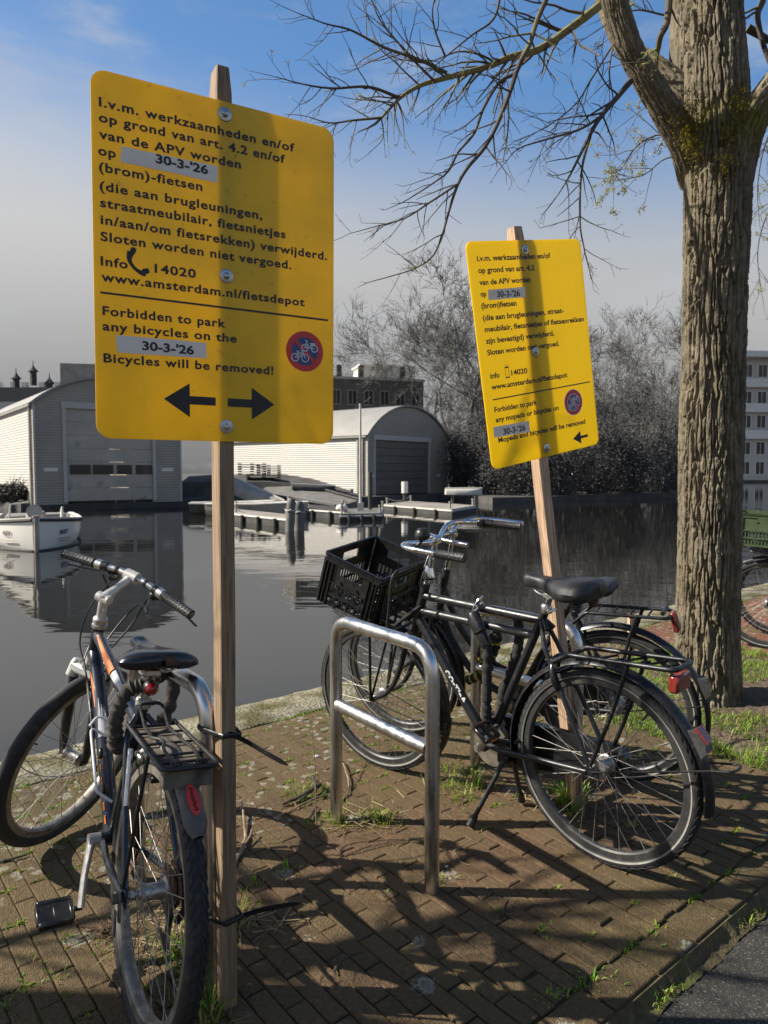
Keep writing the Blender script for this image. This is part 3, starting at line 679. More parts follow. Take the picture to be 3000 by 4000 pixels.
# ------------------------------------------------------------------ cable ties
def tie(name_pts, loop, head, label):
    t = thing('cable_tie', label, 'cable tie', loc=head, group='black cable ties on the left post')
    H = V(head)
    b = MB(); b.tube([V(p) - H for p in loop], .0032, 8, closed=True, flat=1.9, up=(0, 0, 1)); obj('band', b, M['black_plastic'], t)
    b = MB(); b.bbox((0, 0, 0), (.014, .012, .013), None, .002); obj('tie_head', b, M['black_plastic'], t)
    P = smoothpts([V(p) - H for p in name_pts], 6); secs = []
    for i, p in enumerate(P):
        d = (P[min(i + 1, len(P) - 1)] - P[max(i - 1, 0)]).normalized(); s = V((0, 0, 1)); s = (s - d * s.dot(d)).normalized(); q = d.cross(s)
        w = .0062 if i < len(P) - 2 else (.0045 if i == len(P) - 2 else .0015)
        secs.append([p + s * w + q * .001, p + s * w - q * .001, p - s * w - q * .001, p - s * w + q * .001])
    b.sweep(secs); obj('tail', b, M['black_plastic'], t, smooth=False)
def hull_loop(z, tilt=0.0):
    """loop pulled tight round the left post and the leg of the stand behind it"""
    r_, a_, c_ = V((.8778, .479)), V((-.479, .8778)), V((-.397, 1.7666)); pts = [c_ + r_ * x + a_ * y for x in (-.0225, .0225) for y in (-.037, .037)]
    pts += [V((-.452 + .0272 * cos(q * pi / 12), 1.80 + .0272 * sin(q * pi / 12))) for q in range(24)]; pts.sort(key=lambda p: (p.x, p.y))
    def half(P):
        h = []
        for p in P:
            while len(h) > 1 and (h[-1] - h[-2]).cross(p - h[-2]) <= 0: h.pop()
            h.append(p)
        return h
    H = half(pts)[:-1] + half(pts[::-1])[:-1]; out = []
    for k, p in enumerate(H):
        n = H[(k + 1) % len(H)]; m = max(1, int((n - p).length / .008))
        for i in range(m): q = p.lerp(n, i / m); out.append(V((q.x, q.y, z + tilt * (q.x + .42))))
    return out
h1 = at(898, 2868, 1.742); tp = [at(898, 2868, 1.742), at(960, 2895, 1.74), at(1040, 2942, 1.70), at(1124, 2989, 1.66)]
tie(tp, hull_loop(h1.z), h1, "black cable tie halfway up the left post, its tail slanting down to the right")
h2 = at(893, 3600, 1.742); tp = [at(893, 3600, 1.742), at(960, 3572, 1.78), at(1060, 3545, 1.76), at(1178, 3526, 1.74)]
tie(tp, hull_loop(h2.z, .2), h2, "black cable tie low on the left post, its tail rising to the right")

# ------------------------------------------------------------------ bicycles
def cols(u, l, v, o): return Matrix.Translation(V(o)) @ Matrix((V(u), V(l), V(v))).transposed().to_4x4()
def about(p, axis, ang): return Matrix.Translation(V(p)) @ Matrix.Rotation(ang, 4, V(axis)) @ Matrix.Translation(-V(p))
_sp = {}
def wheel(par, mat4, R, tw, rim_m, stripe, knobs, hub_r, hub_w, nsp, flange, spin=0.0, dark_side=False):
    """rim with tyre, hub and spokes as its children; axle along local y"""
    rr = R - tw * .86                                     # rim outer edge
    b = MB(); hw = tw * .36
    b.lathe([(rr - .021, -hw * .55), (rr - .016, -hw * .95), (rr + .004, -hw), (rr + .004, -hw + .002), (rr - .006, -hw + .003), (rr - .006, hw - .003), (rr + .004, hw - .002), (rr + .004, hw), (rr - .016, hw * .95), (rr - .021, hw * .55)], n=96, loop=True)
    w = obj('wheel', b, rim_m, par); w.matrix_local = mat4
    b = MB(); a = tw / 2; cr = R - a; prof = []
    for i in range(22):
        q = 2 * pi * i / 22; x = cos(q); prof.append((cr + a * (x if x > 0 else x * .82) * 1.0, a * sin(q) * (1.0 if x > -.3 else .92)))
    b.lathe(prof, n=110, loop=True)
    if stripe:
        for sg in (-1, 1): b.lathe([(cr - a * .36, sg * a * .93), (cr - a * .10, sg * (a * .995 + .0009)), (cr - a * .10, sg * (a * .985)), (cr - a * .36, sg * (a * .90))], n=110, loop=True, mi=1)
    rk = random.Random(2)
    for i in range(knobs):
        t0 = 2 * pi * i / knobs; dt = 2 * pi / knobs
        for sg in (-1, 1):
            off = t0 + (dt / 2 if sg > 0 else 0)
            for (p0, p1, ln) in ((.12, .55, .55), (.62, 1.02, .42)):
                vs = []
                for (ph, da) in ((p0, 0), (p1, .55), (p1, .55 + ln), (p0, ln)):
                    an = off + da * dt
                    for hgt in (a * .97, a + .0022):
                        rad = cr + hgt * cos(ph); vs.append((rad * cos(an), sg * hgt * sin(ph), rad * sin(an)))
                b.add(vs, [(0, 1, 3, 2), (2, 3, 5, 4), (4, 5, 7, 6), (6, 7, 1, 0), (1, 7, 5, 3)])
    obj('tyre', b, [M['rubber'], M['stripe']], w)
    b = MB(); h = hub_w / 2
    b.lathe([(.0055, -h - .028), (.0055, -h - .006), (hub_r * .55, -h - .004), (hub_r * .6, -h), (flange, -h), (flange, -h + .004), (hub_r, -h + .008), (hub_r * .92, 0), (hub_r, h - .008), (flange, h - .004), (flange, h), (hub_r * .6, h), (hub_r * .55, h + .004), (.0055, h + .006), (.0055, h + .028)], n=28)
    for sg in (-1, 1): b.lathe([(.0055, sg * (h + .014)), (.011, sg * (h + .014)), (.011, sg * (h + .024)), (.0055, sg * (h + .024))], n=6)
    obj('hub', b, M['alu_dull'], w)
    for i in range(nsp):
        sg = 1 if i % 2 else -1; grp = (i // 2) % 2; key = (R, tw, sg, grp, nsp, flange, hub_w)
        if key not in _sp:
            b = MB(); ar = 0; ah = (2 * pi / nsp) * 6.2 * (1 if grp else -1)
            p0 = V((flange * .93 * cos(ah), sg * (h - .001), flange * .93 * sin(ah))); p1 = V(((rr - .018), sg * .003, 0))
            b.tube([p0, p1], .00115, 5); d = (p0 - p1).normalized(); b.cyl(p1, p1 + d * .014, .0019, 6)
            o = obj('spoke', b, M['spoke'], w); _sp[key] = o.data
        else:
            o = bpy.data.objects.new('spoke', _sp[key]); COL.objects.link(o); o.parent = w
        o.rotation_euler = (0, -(2 * pi * i / nsp + spin), 0)
    # valve
    b = MB(); b.cyl((rr - .02, 0, 0), (rr - .058, 0, 0), .003, 8); o = obj('valve', b, M['black_metal'], w); o.rotation_euler = (0, -spin - 1.9, 0)
    return w
def guard(R, a0, a1, w, cx, cz, sag=.014, n=40, taper=0.0):
    b = MB(); rings = []
    for i in range(n + 1):
        a = a0 + (a1 - a0) * i / n; q = w / 2
        if taper and i > n - 4: q *= 1 - taper * ((i - n + 4) / 4) ** 2
        sec = []
        for j in range(9): y = -q + 2 * q * j / 8; sec.append((R + sag * (1 - (y / q) ** 2) - (.004 if abs(y) > q * .99 else 0), y))
        for j in range(8, -1, -1): y = (-q + 2 * q * j / 8) * .96; sec.append((R - .0022 + sag * (1 - (y / q) ** 2), y))
        rings.append([V((cx + r * cos(a), y, cz + r * sin(a))) for r, y in sec])
    b.sweep(rings); return b
def saddle_mesh(x_nose, x_rear, z, w_rear, w_nose, th, nose_up=.0, n=26, k=28):
    b = MB(); rings = []
    for i in range(n + 1):
        f = i / n; x = x_nose + (x_rear - x_nose) * f
        s = max(0, min(1, (f - .22) / .55)); s = s * s * (3 - 2 * s); w = w_nose + (w_rear - w_nose) * s
        e = 1.0
        if f < .08: e = sqrt(max(0, 1 - (1 - f / .08) ** 2))
        if f > .86: e = sqrt(max(0, 1 - ((f - .86) / .14) ** 2))
        w *= max(.06, e); t = th * (.62 + .38 * s) * (.35 + .65 * e)
        top = z + .010 * (1 - s) * (1 if nose_up == 0 else 0) + nose_up * (1 - f) - .012 * sin(pi * min(1, f * 1.3)) + .010 * s
        if f < .1: top -= .016 * (1 - f / .1) ** 2
        if f > .88: top -= .012 * ((f - .88) / .12) ** 2
        ring = []
        for j in range(k):
            a = 2 * pi * j / k; cy, cz = cos(a), sin(a)
            y = (abs(cy) ** .62) * (1 if cy > 0 else -1) * w / 2; dz = (abs(cz) ** .75) * (1 if cz > 0 else -1)
            gro = .006 * math.exp(-(y / .010) ** 2) * (1 if f > .15 and f < .92 else 0) if dz > 0 else 0
            zz = top - t / 2 + dz * t / 2 - gro - (.012 * s * (2 * y / max(w, .01)) ** 2 if dz > 0 else 0) + (.010 * (1 - abs(2 * y / max(w, .01))) if dz < 0 else 0)
            ring.append(V((x, y, zz)))
        rings.append(ring)
    b.sweep(rings); return b
def knobby_grip(b, p, q, r, n=14, mi=0):
    p, q = V(p), V(q); d = (q - p); L = d.length; d.normalize()
    b.tube([p, p + d * .004, q - d * .006, q], [r * 1.1, r, r, r * 1.12], 16, mi=mi)
    u = d.orthogonal().normalized(); v = d.cross(u)
    for i in range(n):
        for j in range(7):
            a = 2 * pi * (j + .5 * (i % 2)) / 7; c = p + d * (L * (.07 + .86 * i / (n - 1))); o = u * cos(a) + v * sin(a); s = d.cross(o)
            c = c + o * r; ww = .0042
            b.add([c - d * ww, c + s * ww * .8, c + d * ww, c - s * ww * .8, c + o * .0016], [(0, 1, 4), (1, 2, 4), (2, 3, 4), (3, 0, 4)], mi)
def pedal_mesh(par, c, ax, fw, m=None, amber=True, long=.095, wide=.075):
    """flat pedal at c, its spindle along ax, its length forward along fw"""
    ax = V(ax).normalized(); fw = V(fw); fw = (fw - ax * fw.dot(ax)).normalized(); up = ax.cross(fw); R = Matrix((fw, ax, up)).transposed()
    b = MB(); c = V(c)
    for sg in (-1, 1): b.bbox(c + fw * sg * wide * .42, (wide * .17, long * .9, .022), R, .004)
    for k in (-.42, 0, .42): b.bbox(c + ax * long * k, (wide * .75, long * .13, .016), R, .003)
    b.cyl(c - ax * (long * .5 + .02), c + ax * long * .45, .007, 10)
    if not amber:
        b.bbox(c, (wide * .9, long * .88, .014), R, .004)
        for k in (-.22, .22): b.bbox(c + fw * wide * k + up * .008, (.010, long * .55, .006), R, .002)
    o = obj('pedal', b, m or M['black_plastic'], par)
    if amber:
        for sg in (-1, 1):
            b = MB(); b.bbox(c + fw * sg * (wide * .51 + .002), (.005, long * .42, .013), R, .001); obj('reflector', b, M['amber'], o)
    return o

# ---- the black transport bicycle
def dutch_bike(mat4, label, group, lettered=True, steer=radians(9), bar_turn=radians(7)):
    t = thing('bicycle', label, 'bicycle', mat=mat4, group=group)
    P = M['black_paint']; K = M['black_metal']
    R = .345; W_ = 1.107; hb = V((.868, 0, .719)); ht = V((.808, 0, .895)); hax = (ht - hb).normalized()
    S = about(hb, hax, steer)
    BB = V((.492, 0, .29)); ST = V((.222, 0, .865))
    b = MB(); n = 18
    b.tube([BB, ST], .0165, n); b.tube([(.822, 0, .842), (.236, 0, .826)], .0172, n); b.tube([(.836, 0, .774), (.262, 0, .764)], .0165, n)
    b.tube([(.856, 0, .735), BB], .0195, n); b.tube([hb - hax * .01, ht + hax * .005], .0195, n); b.cyl(BB + V((0, -.036, 0)), BB + V((0, .036, 0)), .024, n)
    for sg in (-1, 1):
        b.tube(fillet([BB + V((-.01, sg * .022, .004)), V((.40, sg * .048, .302)), V((.02, sg * .066, .343))], .04), [.0125] + [.0115] * 7 + [.0105], 12)
        b.tube([(.20, sg * .022, .80), (.235, 0, .838)], .009, 10); b.tube(fillet([V((.232, sg * .012, .825)), V((.20, sg * .042, .74)), V((.012, sg * .064, .362))], .05), .0088, 12)
        b.bbox((.006, sg * .068, .348), (.066, .006, .038), None, .004)
    b.cyl((.33, -.045, .352), (.33, .045, .352), .008, 8); b.cyl((.155, -.05, .66), (.155, .05, .66), .007, 8)
    fr = obj('frame', b, P, t)
    if lettered:
        A = V((.693, .0, .548)); Bq = V((.608, .0, .452)); d = (Bq - A).normalized(); nrm = V((0, 1, 0)); upv = nrm.cross(d) * -1
        f = lambda p: A + d * p.x + V((-d.z, 0, d.x)) * -1 * 0 + (d.cross(V((0, 1, 0)))) * -p.z + V((0, sqrt(max(1e-6, .0201 ** 2 - (p.z) ** 2)), 0))
        lettering(fr, "corTIna".upper().replace('R', 'r').replace('N', 'n'), 0, -.0112, .150, .0225, M['white_decal'], bold=.05, space=1.1, fn=f)
    wheel(t, Matrix.Translation((0, 0, R)), R, .042, M['rim_dark'], True, 64, .03, .07, 36, .034, .3)
    wheel(t, S @ Matrix.Translation((W_, 0, R)), R, .042, M['rim_dark'], True, 64, .019, .066, 36, .026, 1.1)
    b = guard(R + .022, radians(-8), radians(187), .058, 0, R); obj('rear_mudguard', b, M['black_plastic'], t)
    b = guard(R + .022, radians(62), radians(196), .056, W_, R)
    b2 = guard(R + .03, radians(186), radians(212), .07, W_, R, sag=.006, n=10, taper=.3); b.add(b2.v, b2.f)
    o = obj('front_mudguard', b, M['black_plastic'], t); o.matrix_local = S
    # fork
    b = MB(); cr = V((.884, 0, .672))
    b.cyl(hb - hax * .015, cr, .017, 14); b.bbox(cr + V((.004, 0, -.004)), (.034, .108, .032), Matrix.Rotation(-radians(18), 3, 'Y'), .006)
    for sg in (-1, 1):
        b.tube(smoothpts([cr + V((.003, sg * .046, .0)), V((.945, sg * .05, .50)), V((1.01, sg * .052, .40)), V((W_, sg * .052, R))], 6), [.0135 - .005 * i / 18 for i in range(19)], 12)
        b.bbox((W_, sg * .05, R), (.034, .006, .026), None, .003)
    o = obj('fork', b, P, t); o.matrix_local = S
    # stays of the mudguards
    b = MB()
    for sg in (-1, 1): b.tube([(.0, sg * .074, R + .004), (-.305, sg * .05, .44), (-.385, sg * .036, .462)], .0032, 7)
    b.tube(fillet([V((-.385, -.036, .462)), V((-.452, -.034, .478)), V((-.452, .034, .478)), V((-.385, .036, .462))], .03), .0042, 8)
    obj('stay_hoop', b, K, t)
    b = MB()
    for sg in (-1, 1): b.tube([(W_, sg * .06, R), (W_ - .355, sg * .03, .26)], .0026, 6); b.tube([(W_, sg * .058, R), (W_ - .12, sg * .04, .69)], .0055, 8)
    o = obj('mudguard_stay', b, K, t); o.matrix_local = S
    # rear rack
    b = MB(); zr = lambda x: .757 + (x + .27) * -.085
    pts = fillet([V((.155, .058, .700)), V((.09, .062, .738)), V((-.285, .066, .760)), V((-.285, -.066, .760)), V((.09, -.062, .738)), V((.155, -.058, .700))], .028)
    b.tube(pts, .0085, 12)
    zz = [(.06, .062), (.015, -.02), (-.03, .062), (-.075, -.02), (-.12, .062), (-.165, -.02), (-.21, .062), (-.255, -.02)]
    b.tube([V((x, y, zr(x) - .002)) for x, y in zz], .0042, 8); b.tube([V((x, -y, zr(x) - .004)) for x, y in zz], .0042, 8)
    for sg in (-1, 1): b.tube(smoothpts([(-.128, sg * .064, .742), (-.07, sg * .068, .56), (.003, sg * .072, .372)], 4), .0075, 10); b.bbox((.155, sg * .052, .692), (.034, .006, .028), None, .003)
    obj('rear_rack', b, P, t)
    b = MB(); b.bbox((-.275, .012, .712), (.034, .098, .058), None, .007); obj('tail_light', b, M['red_lens'], t)
    a = radians(152); c = V((cos(a) * .40, 0, R + sin(a) * .40)); Rm = Matrix.Rotation(-(a - pi / 2) , 3, 'Y')
    b = MB(); b.prism([(-.042, 0), (.05, 0), (.034, .028), (.0, .034), (-.03, .026)], -.024, .024, lambda p: Rm @ p + V((cos(a) * .372, 0, R + sin(a) * .372))); o = obj('mudguard_light', b, M['clear_lens'], t)
    b = MB(); b.prism([(-.004, .034), (.046, .018), (.048, .030), (-.002, .042)], -.021, .021, lambda p: Rm @ p + V((cos(a) * .372, 0, R + sin(a) * .372))); obj('red_lens', b, M['red_lens'], o)
    # saddle
    b = MB(); b.cyl((.222, 0, .865), (.196, 0, .935), .0128, 16); obj('seat_post', b, M['chrome'], t)
    b = MB(); b.lathe([(.0185, -.016), (.021, -.012), (.021, .012), (.0185, .016)], (.217, 0, .872), 'z', 18); b.cyl((.195, -.022, .868), (.195, .022, .868), .006, 8); obj('seat_clamp', b, M['alu'], t)
    s = saddle_mesh(.308, .008, .992, .215, .062, .088); sd = obj('saddle', s, M['saddle'], t)
    b = MB(); b.bbox((.282, .024, .978), (.03, .003, .006), Matrix.Rotation(.2, 3, 'Y'), .001); obj('torn_patch', b, M['black_plastic'], sd)
    b = MB()
    for sg in (-1, 1):
        b.tube(smoothpts([(.27, sg * .008, .948), (.235, sg * .02, .930), (.16, sg * .026, .922), (.09, sg * .05, .930), (.06, sg * .055, .945)], 4), .0038, 8)
    b.bbox((.188, 0, .926), (.05, .06, .02), None, .004); obj('saddle_rail', b, M['alu'], sd)
    for sg in (-1, 1):
        b = MB(); pr = []
        for i in range(13): f = i / 12; pr.append((.024 - .010 * f + (.0026 if i % 2 else 0), -.052 * f))
        b.lathe([(.0001, .002), (.026, .002)] + pr + [(.0001, -.054)], (.062, sg * .056, .944), 'z', 20); obj('saddle_spring', b, M['rust'] if sg < 0 else M['black_plastic'], sd)
    # stem and handlebar
    T = about(hb, hax, steer + bar_turn)
    b = MB(); b.cyl(ht, V((.748, 0, 1.082)), .0125, 16); b.lathe([(.020, -.025), (.024, -.018), (.018, .02), (.0127, .03)], (.790, 0, .945), 'z', 18)
    b.cyl((.748, -.022, 1.085), (.748, .022, 1.085), .019, 16); b.tube([(.752, 0, 1.06), (.770, 0, 1.088), (.745, 0, 1.098)], .012, 10)
    o = obj('stem', b, M['chrome'], t); o.matrix_local = T
    b = MB(); cap_ = MB(); cap_.lathe([(.023, -.022), (.026, -.016), (.019, .016), (.0135, .028)], (.793, 0, .94), 'z', 18); o = obj('stem_cap', cap_, M['black_plastic'], t); o.matrix_local = T
    half = [(.748, 0, 1.085), (.752, .05, 1.087), (.775, .13, 1.10), (.782, .20, 1.112), (.752, .252, 1.112), (.66, .278, 1.105), (.495, .292, 1.090)]
    pts = [V((x, -y, z)) for x, y, z in half[::-1]][:-1] + [V(p) for p in half]; pts = smoothpts(pts, 6)
    b.tube(pts, .011, 14); o = obj('handlebar', b, M['chrome'], t); o.matrix_local = T
    for sg in (-1, 1):
        g = MB(); knobby_grip(g, (.605, sg * .284, 1.100), (.485, sg * .2935, 1.089), .0165); o = obj('grip', g, M['grip'], t); o.matrix_local = T
    g = MB(); g.tube([(.665, -.277, 1.105), (.61, -.2835, 1.1005)], [.021, .019], 14); g.bbox((.655, -.258, 1.11), (.03, .03, .03), None, .006); o = obj('shifter', g, M['black_plastic'], t); o.matrix_local = T
    g = MB(); g.lathe([(.0001, -.020), (.014, -.020), (.027, -.014), (.030, -.004), (.0305, .0), (.029, .004), (.026, .016), (.016, .026), (.0001, .029)], (.700, .20, 1.150), 'z', 26); g.cyl((.700, .20, 1.133), (.715, .22, 1.112), .007, 8)
    o = obj('bell', g, M['black_plastic'], t); o.matrix_local = T
    g = MB()
    g.tube(smoothpts([(.65, -.262, 1.105), (.80, -.22, 1.10), (.86, -.12, 1.04), (.87, -.05, .93), (.85, -.03, .80), (.60, -.03, .40)], 6), .0026, 6); g.tube(smoothpts([(.72, .20, 1.12), (.80, .15, 1.06), (.88, .10, .92), (.90, .06, .80)], 6), .0022, 6)
    obj('cable', g, M['black_metal'], t)
    # front carrier under the crate
    b = MB()
    for y in (-.13, -.045, .045, .13): b.tube([(.93, y, .70), (1.22, y, .775)], .006, 8)
    b.tube(fillet([V((.925, .15, .70)), V((1.23, .15, .778)), V((1.23, -.15, .778)), V((.925, -.15, .70))], .03) + [V((.925, .15, .70))], .007, 8)
    b.tube(fillet([V((.935, .13, .70)), V((.885, .13, .965)), V((.885, -.13, .965)), V((.935, -.13, .70))], .05), .0065, 8)
    for sg in (-1, 1): b.tube([(.95, sg * .05, .71), (.835, sg * .012, .80)], .008, 8); b.tube([(1.05, sg * .10, .735), (W_, sg * .062, R)], .0065, 8)
    obj('front_carrier', b, K, t).matrix_local = S
    g = MB(); g.lathe([(.0001, -.03), (.016, -.028), (.02, .01), (.017, .014), (.0001, .016)], (1.19, .0, .66), 'x', 18); o = obj('headlight', g, M['chrome'], t); o.matrix_local = S
    # chain case, cranks, pedals
    b = MB(); out = []
    for i in range(15): a = -pi / 2 + pi * i / 14 + .05; out.append((BB.x + .105 * cos(a) * 1.0, BB.z - .0 + .105 * sin(a)))
    for i in range(11): a = pi / 2 + pi * i / 10 + .06; out.append((-.01 + .062 * cos(a), R + .0 + .062 * sin(a)))
    b.prism(out, -.082, -.048); obj('chain_case', b, M['black_plastic'], t)
    b = MB(); b.lathe([(.0001, -.002), (.085, -.002), (.088, 0), (.085, .003), (.0001, .003)], (BB.x + .02, -.044, BB.z - .03), 'y', 40); obj('chain_disc', b, M['dirt_plate'], t)
    dv = V((-.115, 0, .125)); pc = BB + dv
    for sg in (1, -1):
        b = MB(); q = BB + dv * sg; y0, y1 = (.062 * sg if sg > 0 else -.092), (.092 * sg if sg > 0 else -.108); A_, B_ = BB + V((0, y0, 0)), q + V((0, y1, 0)); A2 = BB + dv * sg * .55 + V((0, (y0 + y1) / 2 + .006 * sg, 0))
        b.tube([A_, A2, B_], [.0155, .011, .0125], 12, flat=.7, up=(0, 1, 0)); b.cyl(BB + V((0, .03 * sg, 0)), BB + V((0, y0 + .012 * sg, 0)), .016, 14)
        obj('crank', b, M['alu_dull'], t)
        pedal_mesh(t, q + V((0, y1 + .066 * sg, 0)), (0, sg, 0), (.8, 0, .6))
    # kickstand
    b = MB(); b.bbox((.405, 0, .262), (.05, .07, .045), None, .008)
    for sg, ft in ((1, (.470, .150, .018)), (-1, (.445, -.150, .016))):
        b.tube(fillet([V((.405, .028 * sg, .25)), V((.412, .06 * sg, .20)), V(ft)], .05), .0095, 12)
        f = V(ft); d = (V((.412, .06 * sg, .20)) - f).normalized(); b.tube([f - d * .004, f + d * .04], [.0165, .0125], 12)
    obj('kickstand', b, P, t)
    # ring lock on the seat stays
    b = MB(); pts = [V((.150 + .0, .058 * sin(a) * 1.05, .640 + .062 * cos(a))) for a in [radians(-140 + 280 * i / 24) for i in range(25)]]
    b.tube([V((p.x + (p.z - .64) * .35, p.y, p.z)) for p in pts], .0125, 10, flat=1.0); obj('ring_lock', b, M['black_plastic'], t)
    return t
MC = cols((-.69517962, .71883607, 0), (-.71821251, -.69457658, -.04164323), (-.02993465, -.02894952, .99913254), (.76715118, 2.4214998, 0))
BIKE_C = dutch_bike(MC, "black roadster bicycle carrying a black crate in front, nearest right of the middle stand", None)

def crate(mat4, label, m, group=None, w=.40, l=.30, h=.24):
    """open stacking crate, real slots in all four walls; x along l, y along w, origin at its base"""
    t = thing('crate', label, 'crate', mat=mat4, group=group)
    T = .0045
    def wall(name, length, org, along, out):
        b = MB(); al = V(along); ou = V(out)
        R = Matrix((al, ou, V((0, 0, 1)))).transposed()
        def bar(x0, x1, z0, z1, th=T, off=0): b.box(V(org) + al * (x0 + x1) / 2 + ou * (off) + V((0, 0, (z0 + z1) / 2)), (x1 - x0, th, z1 - z0), R)
        L = length / 2; e = L - .045
        hw = .062
        bar(-L, L, h - .030, h, T); bar(-e, -hw, h - .078, h - .030); bar(hw, e, h - .078, h - .030)
        bar(-e, e, .118, h - .078); bar(-e, e, .0, .016); bar(-e, e, .060, .070, T * 1.9, T * .2)
        bar(-L, -e, 0, h - .03); bar(e, L, 0, h - .03)
        for z in (.118, .060): bar(-e - .004, e + .004, z - .003, z + .003, .010, .004)
        for z in (h - .002, h - .012, h - .032): bar(-L - .004, L + .004, z - .002, z + .002, .012, .004)
        for sg in (-1, 1):
            for q in (L - .004, L - .022, e): bar(sg * q - .0022, sg * q + .0022, 0, h - .034, .014, .0045)
        n = max(7, int(round(2 * e / .0235))); st = 2 * e / n
        for k in range(n + 1):
            x = -e + st * k; bar(max(-e, x - .0045), min(e, x + .0045), .016, .060); bar(max(-e, x - .0045), min(e, x + .0045), .070, .118)
        for x in (-e * .45, e * .45):
            b.prism([(x - .014, .121), (x + .014, .121), (x, .136)], .001, .009, lambda p: V(org) + al * p.x + ou * p.y + V((0, 0, p.z)))
            b.prism([(x - .012, .073), (x + .012, .073), (x, .086)], .001, .009, lambda p: V(org) + al * p.x + ou * p.y + V((0, 0, p.z)))
        obj(name, b, m, t, smooth=False)
    wall('side_wall', l - .01, (0, w / 2, 0), (1, 0, 0), (0, 1, 0)); wall('side_wall', l - .01, (0, -w / 2, 0), (1, 0, 0), (0, -1, 0))
    wall('end_wall', w - .01, (l / 2, 0, 0), (0, 1, 0), (1, 0, 0)); wall('end_wall', w - .01, (-l / 2, 0, 0), (0, 1, 0), (-1, 0, 0))
    b = MB()
    for i in range(9):
        y = -w / 2 + w * (i + .5) / 9; b.box((0, y, .004), (l - .012, .012, .004))
    for i in range(7):
        x = -l / 2 + l * (i + .5) / 7; b.box((x, 0, .0095), (.012, w - .012, .004))
    obj('crate_floor', b, m, t, smooth=False)
    return t
def rot_xyz(rx, ry, rz): return Matrix.Rotation(rz, 4, 'Z') @ Matrix.Rotation(ry, 4, 'Y') @ Matrix.Rotation(rx, 4, 'X')
CR_L = Matrix.Translation((1.193, -.051, .866)) @ rot_xyz(-.062, -.35, .252) @ Matrix.Translation((0, 0, -.12))
crate(MC @ CR_L, "black plastic crate with handle holes carried on the front of the nearest black bicycle", M['black_plastic'])

# ---- chain locks
def chain_lock(pts, r, label, m, yellow=False, body=None):
    t = thing('chain_lock', label, 'chain lock', loc=pts[0], group=None); P0 = V(pts[0])
    P = smoothpts([V(p) - P0 for p in pts], 9); b = MB(); rs = random.Random(len(pts))
    b.tube(P, [r * (1.1 + .45 * noise.noise(V((i * .62, len(pts), 0))) + (.22 if i % 3 == 0 else 0)) for i in range(len(P))], 12)
    obj('sleeve', b, m, t, sharp=80)
    if yellow:
        b = MB()
        for i in range(6, len(P) - 3, 5):
            d = (P[i + 1] - P[i]).normalized(); b.tube([P[i], P[i] + d * .012], r * 1.22, 10)
        obj('yellow_print', b, mat('yellow_print', (.5, .36, .03), .6), t)
    if body:
        a, c = V(body[0]) - P0, V(body[1]) - P0; b = MB(); b.tube([a, a + (c - a) * .12, a + (c - a) * .55, a + (c - a) * .6, c - (c - a) * .05, c], [.022, .028, .028, .021, .023, .019], 14); obj('lock_body', b, M['black_plastic'], t)
        b = MB()
        if len(body) > 2:
            q = V(body[2]) - P0; b.tube(smoothpts([a, a + (q - a) * .6 + V((.012, .01, 0)), q + V((.006, .006, .012)), q + V((-.012, -.01, .004)), a + (q - a) * .5 + V((-.012, -.01, 0)), a], 5), .0045, 8)
        obj('shackle', b, M['chrome'], t) if b.v else None
    return t
def inC(x, y, z): return tuple(MC @ V((x, y, z)))
chain_lock([inC(.375, -.045, .80), inC(.372, -.046, .72), inC(.395, -.04, .62), inC(.440, -.035, .51), inC(.450, -.03, .43), inC(.462, .0, .385), inC(.468, .038, .40), inC(.464, .045, .45), inC(.460, .044, .57), inC(.455, .042, .70)], .0165,
           "black fabric sleeved chain lock looped over the crossbars of the nearest black bicycle", M['fabric'], body=(inC(.535, .034, .815), inC(.455, .044, .695), inC(.505, .012, .868)))
b = MB()

